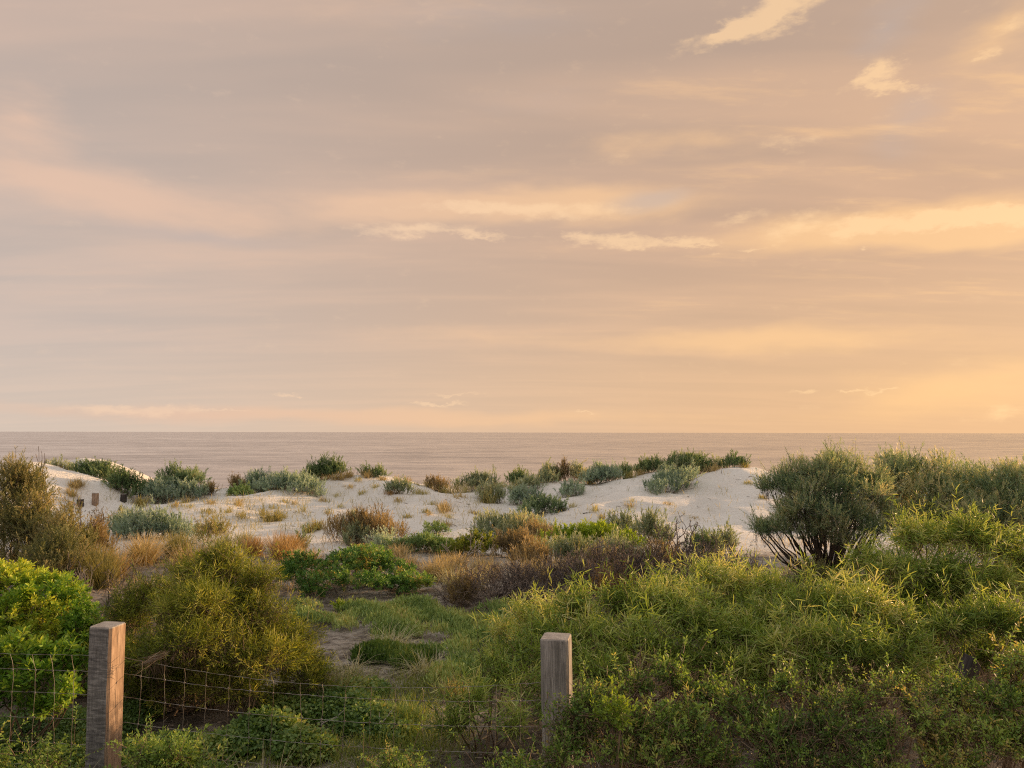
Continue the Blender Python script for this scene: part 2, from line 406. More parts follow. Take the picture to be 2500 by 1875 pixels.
def terrain_points():
    P = []
    for x in (-60, -30, -10, 0, 10, 30, 60): P += [(x, -40, 1.2), (x, -8, 1.0)]
    for x in (-30, -10, -3, 0, 3, 10, 30): P += [(x, 0, .92), (x, 2.6, .72), (x, 4.6, .06), (x, 6.5, -.02)]
    for x in (-25, -12, -7, -3, 0, 3, 7, 12, 25): P += [(x, 9, -.08), (x, 12, -.13), (x, 16, -.12)]
    pix = [(-300, 1290, 20), (60, 1290, 20.5), (260, 1292, 20.5), (450, 1290, 21), (700, 1300, 20.5), (900, 1300, 20.5), (1100, 1305, 20.5), (1300, 1303, 20.5),
           (1500, 1303, 20.5), (1700, 1303, 20.5), (1900, 1300, 20.5), (2200, 1300, 20.5), (2500, 1300, 20.5), (2900, 1300, 20.5),
           # slopes
           (200, 1222, 25), (300, 1228, 25), (420, 1232, 25), (520, 1225, 25.5), (620, 1236, 25), (700, 1236, 25), (800, 1226, 25), (900, 1226, 25), (1000, 1236, 25), (1100, 1243, 25),
           (1200, 1252, 24.5), (1300, 1250, 24.5), (1400, 1232, 25), (1500, 1232, 25), (1600, 1238, 24.5), (1700, 1228, 25), (1800, 1215, 25), (1900, 1216, 25), (2050, 1230, 25), (2300, 1235, 25),
           # left dune with its steep side to the right
           (-200, 1160, 30), (60, 1152, 29), (130, 1153, 28.5), (205, 1157, 28.5), (270, 1181, 28), (310, 1206, 27.5), (345, 1222, 27), (400, 1220, 28.5), (470, 1218, 29), (540, 1213, 29),
           # middle dune crest
           (600, 1212, 29), (650, 1204, 29.5), (720, 1190, 30), (790, 1166, 31), (850, 1159, 31), (920, 1168, 31), (1000, 1184, 31), (1090, 1186, 31), (1160, 1191, 31), (1230, 1206, 29.5),
           (1080, 1213, 27.5), (960, 1200, 28), (850, 1194, 28),
           # right dune crest
           (1300, 1203, 29), (1350, 1176, 30), (1400, 1166, 31), (1480, 1166, 31), (1560, 1158, 31), (1640, 1148, 31), (1720, 1136, 31), (1780, 1132, 31), (1840, 1143, 31), (1900, 1160, 30.5), (1980, 1180, 30),
           (2100, 1188, 30), (2300, 1188, 30), (2500, 1188, 30), (2900, 1188, 30),
           (1450, 1196, 28), (1560, 1202, 27.5), (1610, 1216, 26.5), (1660, 1186, 28), (1720, 1166, 28.3), (1800, 1166, 28.5), (1380, 1206, 27.5),
           # the dune further off on the left
           (120, 1152, 38), (200, 1146, 38), (262, 1143, 38), (315, 1166, 38), (365, 1192, 38), (430, 1215, 38)]
    for px, py, Y in pix:
        p = at(px, py, nearer(Y)); P.append(tuple(p))
    for x in (-8, 0, 8, 16, 24, 40): P.append((x, 30.8, -.3))
    P += [(-60, 31, .6), (-40, 32, .2), (60, 31, .2), (-16, 28.6, .05), (-12.5, 29.5, -.3), (-19, 28.8, .2)]
    for x in (-70, -40, -20, 0, 20, 40, 70): P += [(x, 40, -1.7), (x, 48, -2.6), (x, 58, -3.9), (x, 75, -5.4), (x, 110, -6.6)]
    return np.array(P)

TP = terrain_points()
def _tps(r2):
    return 0.5 * r2 * np.log(r2 + 1e-9)
def _fit():
    xy = TP[:, :2] / 20.0; n = len(xy)
    K = _tps(((xy[:, None] - xy[None]) ** 2).sum(-1)) + np.eye(n) * 2e-4
    Pm = np.c_[np.ones(n), xy]
    A = np.zeros((n + 3, n + 3)); A[:n, :n] = K; A[:n, n:] = Pm; A[n:, :n] = Pm.T
    return np.linalg.solve(A, np.r_[TP[:, 2], 0, 0, 0]), xy
TW, TXY = _fit()
_nr = np.random.default_rng(5)
_wav = [(_nr.uniform(0, 2 * math.pi), 0.35 * 1.75 ** (i / 3), _nr.uniform(0, 6.28)) for i in range(18)]

def ground(x, y):
    x = np.atleast_1d(np.asarray(x, float)); y = np.atleast_1d(np.asarray(y, float)); sh = x.shape
    x, y = x.ravel(), y.ravel()
    xc, yc = np.clip(x, -58, 58), np.clip(y, -38, 108)
    out = np.empty(len(x))
    for i in range(0, len(x), 20000):
        q = np.c_[xc[i:i + 20000], yc[i:i + 20000]] / 20.0
        r2 = ((q[:, None] - TXY[None]) ** 2).sum(-1)
        out[i:i + 20000] = _tps(r2) @ TW[:len(TXY)] + TW[-3] + q @ TW[-2:]
    b = np.zeros(len(x))
    for a, k, ph in _wav:
        b += np.sin((x * math.cos(a) + y * math.sin(a)) * k * 2.2 + ph + 0.7 * np.sin(x * k * .9 - y * k * .7 + ph * 2)) * 0.02 / k
    out += b * np.clip((y - 3) / 6, 0.15, 1) * (0.5 + 1.3 * np.clip((y - 20) / 3, 0, 1))
    hum = np.sin(x * 1.9 + 1.3 * np.sin(y * 1.1)) * np.sin(y * 1.5 + 1.1 * np.sin(x * .8 + 2)) + .6 * np.sin(x * 4.3 - y * 1.7 + 1.5 * np.sin(y * 2.3)) * np.sin(y * 3.1 + x * 1.2)
    out += hum * .016 * np.clip((y - 17) / 4, 0, 1) * np.clip((60 - y) / 10, 0, 1)
    return out.reshape(sh)

def gz(x, y):
    return float(ground(np.array([x]), np.array([y]))[0])

def hit(px, py, y0=3.0, y1=70.0):
    """where the sight line through a pixel meets the ground"""
    Y = np.arange(y0, y1, 0.05)
    P = np.array([at(px, py, 1.0) - EYE]) * Y[:, None] + EYE
    below = P[:, 2] < ground(P[:, 0], P[:, 1])
    i = int(np.argmax(below)) if below.any() else len(Y) - 1
    return P[i]

def build_ground():
    def axis(parts):
        return np.unique(np.concatenate([np.arange(a, b, s) for a, b, s in parts]))
    xs = axis([(-600, -60, 30), (-60, -26, 1.0), (-26, 26, 0.24), (26, 60, 1.0), (60, 631, 30)])
    ys = axis([(-400, -40, 40), (-40, 2, 2.0), (2, 34, 0.2), (34, 40, 0.5), (40, 60, 0.8), (60, 161, 8)])
    X, Y = np.meshgrid(xs, ys)
    Z = ground(X, Y)
    V = np.stack([X, Y, Z], -1).reshape(-1, 3); w = len(xs); h = len(ys)
    i = np.arange(h - 1)[:, None] * w + np.arange(w - 1)[None]
    Q = np.stack([i, i + 1, i + w + 1, i + w], -1).reshape(-1, 4)
    me = np_mesh('ground', V, None, Q, smooth=True)
    m, N, out = new_mat('dune_sand')
    g = N.new('ShaderNodeTexCoord').outputs['Object']
    x, y, z = N.split(g)
    n1 = N.noise(g, 0.6, 5, 0.6); n2 = N.noise(g, 6.0, 5, 0.65); n3 = N.noise(g, 160.0, 2, 0.6)
    sand = N.mix(N.smooth(n1, 0.35, 0.65), (.69, .665, .60, 1), (.79, .765, .70, 1))
    sand = N.mix(N.smooth(n3, 0.3, 0.75, 0, 0.22), sand, (.46, .43, .37, 1))
    sand = N.mix(N.smooth(n2, 0.60, 0.78, 0, 0.35), sand, (.42, .36, .28, 1))
    soil = N.mix(N.smooth(n2, 0.35, 0.65), (.12, .10, .08, 1), (.36, .32, .265, 1))
    edge = N.math('ADD', y, N.math('MULTIPLY', N.math('SUBTRACT', n1, 0.5), 8.0))
    mould = N.mix(N.smooth(n2, 0.35, 0.7), (.05, .042, .032, 1), (.13, .11, .085, 1))
    off = N.math('ABSOLUTE', N.math('ADD', N.math('ADD', x, 1.5), N.math('MULTIPLY', N.math('SUBTRACT', n1, 0.5), 1.6)))
    soil = N.mix(N.math('MULTIPLY', N.smooth(off, 0.7, 1.5), N.smooth(y, 10.0, 14.0, 1.0, 0.0)), soil, mould)
    col = N.mix(N.smooth(edge, 15.0, 19.5), soil, sand)
    col = N.mix(N.smooth(y, 2.6, 4.2, 1.0, 0.0), col, (.42, .40, .37, 1))  # unseen pale ground behind the camera, added to bounce light onto the plants
    bs = N.new('ShaderNodeBsdfPrincipled'); N.link(col, bs.inputs['Base Color']); bs.inputs['Roughness'].default_value = 0.95
    bs.inputs['Specular IOR Level'].default_value = 0.15
    # wind ripples and scuffs
    rp = N.noise(N.mapping(g, rot=(0, 0, R(35)), scale=(1.0, 6.0, 1.0)), 1.6, 4, 0.6, 0.8)
    sc = N.noise(g, 5.0, 6, 0.7)
    hgt = N.math('ADD', N.math('MULTIPLY', rp, 0.5), N.math('MULTIPLY', sc, 0.6))
    bp = N.new('ShaderNodeBump'); bp.inputs['Strength'].default_value = 0.8; bp.inputs['Distance'].default_value = 0.14
    N.link(hgt, bp.inputs['Height']); N.link(bp.outputs[0], bs.inputs['Normal'])
    N.link(bs.outputs[0], out.inputs[0])
    o = link('ground', me, m); tag(o, 'pale sand dunes with vegetated hollow in front', 'ground', kind='structure')
build_ground()

def build_sea():
    ys = np.concatenate([np.linspace(42, 400, 40), np.geomspace(420, 70000, 30)])
    xs = np.concatenate([-np.geomspace(60, 70000, 14)[::-1], [0], np.geomspace(60, 70000, 14)])
    X, Y = np.meshgrid(xs, ys); V = np.stack([X, Y, np.full_like(X, -4.5)], -1).reshape(-1, 3); w = len(xs)
    i = np.arange(len(ys) - 1)[:, None] * w + np.arange(w - 1)[None]
    me = np_mesh('sea', V, None, np.stack([i, i + 1, i + w + 1, i + w], -1).reshape(-1, 4))
    m, N, out = new_mat('sea_water')
    g = N.new('ShaderNodeTexCoord').outputs['Object']
    a = N.noise(N.mapping(g, scale=(0.035, 0.09, 1)), 1.0, 8, 0.62, 0.3)
    b = N.noise(N.mapping(g, rot=(0, 0, R(8)), scale=(0.25, 0.7, 1)), 1.0, 5, 0.6)
    c = N.noise(N.mapping(g, scale=(0.004, 0.012, 1)), 1.0, 6, 0.6)
    hh = N.math('ADD', N.math('ADD', N.math('MULTIPLY', a, 1.3), N.math('MULTIPLY', b, 0.25)), N.math('MULTIPLY', c, 5.0))
    bp = N.new('ShaderNodeBump'); bp.inputs['Strength'].default_value = 0.55; bp.inputs['Distance'].default_value = 1.0
    N.link(hh, bp.inputs['Height'])
    # wind streaks: patches of rougher and smoother water of every size, their sky sheen also painted into the colour
    p = N.noise(N.mapping(g, scale=(0.012, 0.020, 1)), 1.0, 11, 0.78, 0.0)
    q = N.noise(N.mapping(g, loc=(40, 9, 0), scale=(0.10, 0.10, 1)), 1.0, 6, 0.7, 0.0)
    pq = N.math('ADD', N.math('MULTIPLY', p, 0.6), N.math('MULTIPLY', q, 0.4))
    bs = N.new('ShaderNodeBsdfPrincipled')
    N.link(N.mix(N.smooth(pq, 0.36, 0.64), (.215, .195, .182, 1), (.41, .365, .34, 1)), bs.inputs['Base Color'])
    N.link(N.smooth(pq, 0.34, 0.66, 0.30, 0.08), bs.inputs['Roughness'])
    N.link(N.smooth(pq, 0.36, 0.64, 0.35, 0.62), bs.inputs['Specular IOR Level']); bs.inputs['IOR'].default_value = 1.33
    N.link(bp.outputs[0], bs.inputs['Normal']); N.link(bs.outputs[0], out.inputs[0])
    o = link('sea', me, m); tag(o, 'calm mauve sea reaching the horizon', 'sea', kind='structure')
build_sea()

# ------------------------------------------------------------------ plant builders
KINDS = dict(
    # leaf length, width, leaves per shoot, shoot length, angle off the shoot, upward pull, leaf area index, curved, bend
    wattle=dict(L=.086, W=.0078, nl=13, sl=.27, ang=58, up=.22, lai=2.5, long=True, bend=.6, jit=30, wild=.32, stray=.2, mat='wattle', bark='twig_brown'),
    olive=dict(L=.062, W=.0062, nl=14, sl=.22, stray=.08, jit=20, ang=48, up=.45, lai=2.3, long=False, bend=.1, mat='olive', bark='twig_brown'),
    green=dict(L=.050, W=.019, nl=15, sl=.12, ang=58, up=.6, lai=2.6, long=False, bend=.1, mat='green', bark='twig_brown', wide=.62),
    lime=dict(L=.040, W=.012, nl=14, sl=.13, ang=50, up=.8, lai=2.2, long=False, bend=.05, mat='lime', bark='twig_brown'),
    sage=dict(L=.036, W=.0075, nl=20, sl=.26, stray=.10, ang=27, up=1.3, lai=2.2, long=False, bend=.0, mat='sage', bark='twig_brown'),
    silver=dict(L=.036, W=.0085, nl=20, sl=.26, stray=.10, ang=27, up=1.1, lai=2.3, long=False, bend=.0, mat='silver', bark='twig_brown'),
    dune_green=dict(L=.036, W=.0075, nl=20, sl=.26, stray=.10, ang=27, up=1.2, lai=2.4, long=False, bend=.0, mat='dune_green', bark='bark'),
    teatree=dict(L=.036, W=.0066, nl=22, sl=.30, stray=.10, ang=28, up=.75, lai=2.3, long=False, bend=.0, mat='teatree', bark='bark'),
    brown=dict(L=.036, W=.0065, nl=16, sl=.26, ang=26, up=1.4, lai=1.8, long=False, bend=.0, mat='brown_brush', bark='twig_brown'),
    scaevola=dict(L=.042, W=.016, nl=15, sl=.09, ang=60, up=.9, lai=2.4, long=False, bend=.1, mat='scaevola', bark='bark', wide=.6),
    salt=dict(L=.023, W=.0100, nl=17, sl=.15, stray=.06, jit=22, ang=58, up=.4, lai=2.4, long=False, bend=.1, mat='salt', bark='twig_brown', wide=.55),
)

def make_lumps(rng, c, w, d, h, n):
    """overlapping ellipsoids that fill a ragged dome of the given size standing at c"""
    L = []
    for i in range(n + 4):
        a = i * 2.399 + rng.uniform(-.5, .5); r = math.sqrt((i + .3) / (n + 4))
        rx = rng.uniform(.15, .25); top = h * (1.0 - .55 * r ** 2.4) * rng.uniform(.58, 1.08)
        rz = top * rng.uniform(.36, .55); rr = .5 - rx * .8
        x = math.cos(a) * r * rr * w; y = math.sin(a) * r * rr * d
        g = gz(c[0] + x, c[1] + y) - c[2]
        L.append((np.array([x, y, g + top - rz]), np.array([w * rx, d * rx, rz])))
    return [(q + c, s) for q, s in L]

def sublumps(rng, lumps, m=6, core=.84):
    """break smooth lumps up into smaller clumps with hollows between them"""
    out = []
    for c, s in lumps:
        out.append((c, s * core))
        for d in rand_dirs(rng, m):
            out.append((c + d * s * rng.uniform(.62, .9), s * rng.uniform(.28, .46)))
    return out

def shoots(rng, lumps, n, inner=.5, low=-.45, stray=0.0):
    ar = np.array([(s[0] * s[1] + s[0] * s[2] + s[1] * s[2]) for _, s in lumps]); ar /= ar.sum()
    k = rng.choice(len(lumps), size=n, p=ar)
    C = np.array([c for c, _ in lumps])[k]; S = np.array([s for _, s in lumps])[k]
    d = rand_dirs(rng, n); d[:, 2] = np.where(d[:, 2] < low, -d[:, 2], d[:, 2])
    rf = rng.uniform(inner ** 2, 1.0, size=n) ** .5 * rng.uniform(.9, 1.08, size=n)
    P = C + d * S * rf[:, None]
    o = unit(d / S)
    if stray:
        far = rng.uniform(size=n) < stray
        P = P + unit(o + [0, 0, .8]) * (far * rng.uniform(.0, 1.0, n) ** 1.8 * .30)[:, None]
    return P, o

def leaf_shoots(LV, TB, rng, P, O, kd, k=1.0, tint0=.45, spread=.35, light=None):
    n = len(P)
    sd = unit(O * .75 + np.array([0, 0, kd['up']]) + rng.normal(size=(n, 3)) * .38)
    sl = kd['sl'] * rng.uniform(.6, 1.3, n) * (0.75 + .25 * k)
    base = P - sd * (sl * .45)[:, None]
    size = rng.uniform(.62, 1.3, n) * (1 + .22 * np.sin(P[:, 0] * 3.3 + 2.2 * np.sin(P[:, 2] * 4.1)))
    st = np.clip(tint0 + rng.normal(size=n) * spread * .45 + .20 * np.sin(P[:, 0] * 4.1 + 1.9 * np.sin(P[:, 2] * 5 + P[:, 1] * 3)), 0, 1)
    nl = kd['nl']
    t = (np.arange(nl) + .5) / nl
    for j in range(nl):
        az = j * 2.39996 + rng.uniform(0, .8, n)
        ref = np.where(np.abs(sd[:, 2:3]) < .95, [[0, 0, 1.0]], [[1.0, 0, 0]])
        a = unit(np.cross(sd, ref)); b = np.cross(sd, a)
        per = a * np.cos(az)[:, None] + b * np.sin(az)[:, None]
        an = np.radians(kd['ang'] * (1.25 - .55 * t[j]) + rng.normal(size=n) * kd.get('jit', 11))
        D = sd * np.cos(an)[:, None] + per * np.sin(an)[:, None]
        if kd.get('wild'): D = unit(D + rng.normal(size=(n, 3)) * kd['wild'])
        tt = .25 + .75 * t[j] + rng.uniform(-.03, .03, n)
        p = base + sd * (sl * tt)[:, None]
        LV.add(p, D, kd['L'] * k * size * rng.uniform(.75, 1.2, n), kd['W'] * k * rng.uniform(.75, 1.2, n),
               np.clip(st + rng.normal(size=n) * .10 + .10 * (t[j] - .5), 0, 1), rng, bend=kd['bend'] * rng.uniform(-1.0, 1.3, n), long=kd['long'], wide=kd.get('wide', .5))
    if TB is not None:
        h = slice(0, n if k < 1.2 else n // 3)
        TB.sticks((base - sd * (sl * .35)[:, None])[h], (base + sd * (sl * .8)[:, None])[h], .0022 * k, .0009 * k)

def stems(TB, rng, c, lumps, n, r0=.014, spread=.12):
    for i in range(n):
        q, s = lumps[rng.integers(len(lumps))]
        e = q + rand_dirs(rng, 1)[0] * s * rng.uniform(.3, .85)
        b = c + np.array([rng.normal() * spread, rng.normal() * spread, -.04])
        m = b + (e - b) * .5 + np.array([rng.normal() * .10, rng.normal() * .10, -.08 * abs(rng.normal())]) * np.linalg.norm(e - b)
        t = np.linspace(0, 1, 7)[:, None]
        pts = b * (1 - t) ** 2 + m * 2 * t * (1 - t) + e * t ** 2 + rng.normal(size=(7, 3)) * .008
        TB.add(pts, np.linspace(r0 * rng.uniform(.6, 1.1), r0 * .22, 7))

def sprays(LV, TB, rng, lumps, kd, k, tint, n):
    """long loose shoots that stand out of the crown"""
    P, O = shoots(rng, lumps, n * 3, .9, 0.0)
    keep = np.argsort(-(P[:, 2] + rng.normal(size=len(P)) * .25))[:n]
    nl = kd['nl'] + 5
    for p, o in zip(P[keep], O[keep]):
        ln = kd['sl'] * rng.uniform(1.0, 2.0); d = unit(o * .7 + np.array([0, 0, .8]) + rng.normal(size=3) * .3)
        bow = unit(rng.normal(size=3)) * ln * .16; t = np.linspace(0, 1, 6)[:, None]
        pts = p - d * ln * .25 + d * ln * t + bow * t * t
        TB.add(pts, np.linspace(.0026 * k, .0008 * k, 6))
        u = np.linspace(.2, 1, nl)[:, None]; q = p - d * ln * .25 + d * ln * u + bow * u * u
        D = unit(d * .8 + rng.normal(size=(nl, 3)) * .55)
        LV.add(q, D, kd['L'] * k * rng.uniform(.7, 1.25, nl), kd['W'] * k * rng.uniform(.8, 1.2, nl), np.clip(tint + .2 + rng.normal(size=nl) * .12, 0, 1), rng,
               bend=kd['bend'] * rng.uniform(-1, 1.3, nl), long=kd['long'], wide=kd.get('wide', .5))

SEED = [100]
def bush(kind, x0, x1, ytop, Y, label, name='shrub', cat='shrub', group=None, depth=None, n=7, lumps=None, tint=.45, spread=.35, k=None,
         lai=1.0, mat=None, up=None, dead=0.0, ybase=None, stem=10, sl=1.0, inner=.5):
    SEED[0] += 1; rng = np.random.default_rng(SEED[0])
    if Y is None:
        Y = float(hit((x0 + x1) / 2, ybase)[1])
    elif Y > 20.5: Y = nearer(Y)
    kd = dict(KINDS[kind]); kd['sl'] *= sl
    if up is not None: kd['up'] = up
    k = k if k is not None else float(np.clip(Y / (9.0 if Y > 21 else 8.2), 1.0, 2.5))
    if Y > 12: lai *= .85 if Y > 21 else .74
    X = at((x0 + x1) / 2, 1300, Y)[0]
    c = np.array([X, Y, gz(X, Y)])
    w = (x1 - x0) / F * Y * (1.42 if Y > 16 else 1.12 if Y > 12 else 1.0)
    h = max(at((x0 + x1) / 2, ytop - (7 if Y > 22 else 5 if Y > 12 else 0), Y)[2] - c[2], .12)
    d = depth or min(w * .8, max(h * 1.6, .5))
    grow = min(.4 * kd['sl'], .14 * min(w, h))
    if lumps is None:
        lp = make_lumps(rng, c, max(w - grow, w * .7), max(d - grow, d * .7), h - grow * .9, n)
    else:
        lp = []
        for (lx, ly, dY, rx, ry) in lumps:
            q = at(lx, ly, Y + dY); s = (Y + dY) / F
            g = kd['sl'] * (.33 if Y < 12 else -.15)
            jr = rng.uniform(.8, 1.1)
            lp.append((q, jr * np.array([max(rx * s - g, rx * s * .6), max((rx + ry) * .5 * s - g, ry * s * .6), max(ry * s - g, ry * s * .55)])))
    if w > .7:
        lp = sublumps(rng, lp)
    area = sum(2 * math.pi * ((s[0] * s[1]) + (s[0] * s[2]) + (s[1] * s[2])) / 3 * 1.25 for _, s in lp) * (.62 if lumps is None else .9) * (.62 if w > .7 else 1)
    nleaf = kd['lai'] * lai * area / (kd['L'] * kd['W'] * k * k * .55)
    ns = int(np.clip(nleaf / kd['nl'], 30, 14000))
    if lumps is not None and Y < 10: inner = .2
    P, O = shoots(rng, lp, ns, inner, stray=kd.get('stray', 0))
    g = ground(P[:, 0], P[:, 1]); ok = P[:, 2] > g + .015; P, O = P[ok], O[ok]
    root = empty(name, c)
    tag(root, label, cat, group)
    LV, TB = Leaves(), Tubes(5)
    leaf_shoots(LV, TB, rng, P, O, kd, k, tint, spread)
    stems(TB, rng, c, lp, stem, r0=.012 * max(.6, min(1.6, h)), spread=.08 * w)
    if Y > 12: dead = max(dead, .35)
    if dead > 0:
        m = int(dead * 150); Pd, Od = shoots(rng, lp, m, .8)
        sd = unit(Od * .8 + rng.normal(size=(m, 3)) * .8 + [0, 0, .1]); TB.sticks(Pd - sd * .12, Pd + sd * rng.uniform(.04, .17, m)[:, None], .0022 * k, .001 * k)
    sprays(LV, TB, rng, lp, kd, k, tint, int(np.clip((10 if Y < 12 else 5) * w, 4, 34)))
    link('branches', TB.mesh('branches'), M[kd['bark']], root)
    tag(link('foliage', LV.mesh('foliage'), M[mat or kd['mat']], root), kind='stuff')
    return root

def grass(x0, x1, ytop, Y, label, mat='gold', name='grass_tussock', cat='grass', group=None, n=None, ybase=None, lean=.35, w=.006, arch=.5, clumps=None, depth=None, tint=.55, placed=False):
    """tussocks of bent blades"""
    SEED[0] += 1; rng = np.random.default_rng(SEED[0])
    if Y is None:
        Y = float(hit((x0 + x1) / 2, ybase)[1])
    elif Y > 20.5 and not placed: Y = nearer(Y)
    X = at((x0 + x1) / 2, 1300, Y)[0]; c = np.array([X, Y, gz(X, Y)])
    wd = (x1 - x0) / F * Y; h = max(at((x0 + x1) / 2, ytop, Y)[2] - c[2], .1)
    k = float(np.clip(Y / 9.0, 1, 2.2))
    n = n or int(np.clip(520 * wd / k, 50, 1500))
    clumps = clumps or max(1, int(wd / .28))
    inset = min(.36, .5 * h / max(wd, .01) * .6)
    cx = rng.uniform(-.5 + inset, .5 - inset, clumps) * wd; cy = rng.uniform(-.5, .5, clumps) * (depth or min(wd, .9)) * .7
    q = rng.integers(clumps, size=n)
    x = c[0] + cx[q] + rng.normal(size=n) * min(.07, wd * .14); y = c[1] + cy[q] + rng.normal(size=n) * .06
    P = np.c_[x, y, ground(x, y) - .01]
    ol = np.c_[x - c[0] - cx[q], y - c[1] - cy[q], np.zeros(n)]
    D = unit(np.c_[rng.normal(size=n) * lean, rng.normal(size=n) * lean, np.ones(n)] + ol * 2.0)
    L = h * rng.uniform(.5, 1.12, n)
    LV = Leaves()
    hz = unit(np.c_[D[:, :2] + rng.normal(size=(n, 2)) * .05, np.zeros(n)])
    st = np.clip(tint + rng.normal(size=n) * .2, 0, 1)
    S = unit(np.cross(D, hz + [0, 0, .01])); b = np.abs(rng.normal(size=n)) * arch * .6
    W = (w * k * rng.uniform(.6, 1.2, n))[:, None]
    cpt = lambda t: P + (D * t + hz * (b * t * t)[:, None] - np.array([0, 0, 1.0]) * (b * .7 * t ** 3)[:, None]) * L[:, None]
    ts = [0, .4, .75, 1.0]; V = []; wf = [.8, 1.0, .7, .1]
    for t, f in zip(ts, wf):
        V += [cpt(t) + S * W * f * .5, cpt(t) - S * W * f * .5]
    i = np.arange(n); Q = []
    for j in range(3):
        Q.append(np.stack([i + 2 * j * n, i + (2 * j + 1) * n, i + (2 * j + 3) * n, i + (2 * j + 2) * n], 1))
    me = np_mesh(name, np.concatenate(V), None, np.concatenate(Q), {'tint': np.tile(st, 8)})
    o = link(name, me, M[mat], origin=c)
    tag(o, label, cat, group)
    return o

def dead_bush(x0, x1, ytop, Y, label, mat='dead', name='dead_shrub', cat='shrub', group=None, stems_n=14, depth=5, r0=.012, curl=.25, ybase=None, kids=3, lean=.9, dwidth=None, up=.12):
    """bare branching skeleton"""
    SEED[0] += 1; rng = np.random.default_rng(SEED[0])
    if Y is None:
        Y = float(hit((x0 + x1) / 2, ybase)[1])
    X = at((x0 + x1) / 2, 1300, Y)[0]; c = np.array([X, Y, gz(X, Y)])
    w = (x1 - x0) / F * Y; h = max(at((x0 + x1) / 2, ytop, Y)[2] - c[2], .15)
    A = []; B = []; RA = []; RB = []
    def grow(p, d, ln, r, dep):
        nseg = 3
        for s in range(nseg):
            d = unit(d + rng.normal(size=3) * curl + np.array([0, 0, up]))
            q = p + d * ln / nseg
            A.append(p); B.append(q); RA.append(r * (1 - s * .12)); RB.append(r * (1 - (s + 1) * .12)); p = q
            if dep > 0 and s > 0:
                for _ in range(rng.integers(1, kids)):
                    grow(p, unit(d + rng.normal(size=3) * .75), ln * rng.uniform(.5, .8), r * .62, dep - 1)
    for i in range(stems_n):
        a = rng.uniform(0, 6.28)
        b = c + np.array([math.cos(a) * w * .18 * rng.uniform(), math.sin(a) * w * .15 * rng.uniform(), -.03])
        grow(b, unit(np.array([math.cos(a) * lean, math.sin(a) * lean, rng.uniform(.4, 1.2)])), h * .45, r0 * rng.uniform(.6, 1.1), depth - 1)
    A, B = np.array(A), np.array(B)
    # fit the skeleton to the height and spread of the plant
    lo, hi = np.percentile(B[:, 0], [2, 98]); zt = np.percentile(B[:, 2], 99)
    sx = w / max(hi - lo, .01); sz = h / max(zt - c[2], .01); mid = (lo + hi) / 2
    for Q in (A, B):
        Q[:, 0] = c[0] + (Q[:, 0] - mid) * sx; Q[:, 1] = c[1] + (Q[:, 1] - c[1]) * min(sx, 1.3); Q[:, 2] = c[2] + (Q[:, 2] - c[2]) * sz
    rm = .0026 * max(1, Y / 8)
    T = Tubes(); T.sticks(A, B, np.maximum(RA, rm), np.maximum(RB, rm))
    root = link(name, T.mesh(name), M[mat], origin=c); tag(root, label, cat, group)
    return root

# ------------------------------------------------------------------ plants on the dunes (far)
G_TOP = 'shrubs along the dune crest'
# left dune
bush('dune_green', 180, 296, 1131, 29.0, 'dark green shrub on the left dune top, upper of two sloping down together', n=9, tint=.4, group='shrubs on the left dune')
bush('dune_green', 262, 358, 1160, 27.6, 'dark olive shrub lower down the right flank of the left dune', n=8, tint=.35, group='shrubs on the left dune')
bush('sage', 108, 150, 1140, 29.5, 'low pale shrub on the skyline of the left dune beside the big left bush', tint=.6)
bush('sage', 150, 190, 1143, 30.0, 'thin low scrub between pale shrub and dark shrub on left dune skyline', tint=.5, lai=.7)
bush('dune_green', 368, 492, 1139, 28.6, 'tall dark green shrub against the sea right of the left dune', n=9, tint=.3, mat='teatree')
bush('silver', 355, 444, 1166, 27.3, 'rounded grey green shrub in front of the tall dark shrub', tint=.4)
bush('silver', 428, 500, 1184, 27.2, 'low silvery shrub right of the rounded grey green shrub', tint=.45)
bush('brown', 490, 522, 1187, 27.8, 'small brownish shrub at the sea gap between two dunes', tint=.4)
bush('dune_green', 268, 462, 1246, 19.2, 'wide dark blue green shrub at the foot of the left dune', n=10, tint=.42, mat='silver', depth=1.2)
bush('sage', 268, 330, 1252, 19.8, 'small olive shrub at the left end of the wide blue green shrub', tint=.35)
# middle dune
bush('brown', 560, 596, 1171, 29.5, 'small dark brown shrub at the left end of the middle dune shrubs', tint=.25)
bush('silver', 590, 668, 1160, 29.6, 'grey green shrub on the left shoulder of the middle dune', tint=.45)
bush('silver', 622, 708, 1158, 29.0, 'pale grey shrub behind the big silver shrub of the middle dune', tint=.6)
bush('silver', 664, 788, 1162, 28.2, 'big silver green shrub on the left slope of the middle dune', n=10, tint=.55, depth=1.5)
bush('lime', 556, 618, 1189, 28.0, 'flat bright green plant left of the middle dune', mat='succulent', tint=.3)
bush('dune_green', 736, 842, 1127, 31.2, 'dark green domed shrub on the crest of the middle dune', n=9, tint=.4)
grass(775, 850, 1143, 30.6, 'golden grass in front of the dark domed shrub on the middle crest')
grass(832, 905, 1140, 31.2, 'golden grass bank right of the dark domed shrub on the middle crest', mat='gold', n=500)
bush('dune_green', 876, 940, 1153, 31.4, 'small olive shrub at the right end of the golden crest grass', tint=.55)
grass(890, 945, 1158, 31.0, 'short golden grass trailing down the middle crest', mat='gold', tint=.5)
bush('sage', 942, 1004, 1182, 28.2, 'olive grey shrub with grass round it on the middle of the sand', tint=.3)
grass(925, 960, 1186, 28.2, 'brown grass beside the olive grey shrub on the sand', mat='orange', n=90, tint=.4)
grass(962, 1012, 1160, 31.0, 'tall golden tuft on the skyline right of the middle crest', mat='gold')
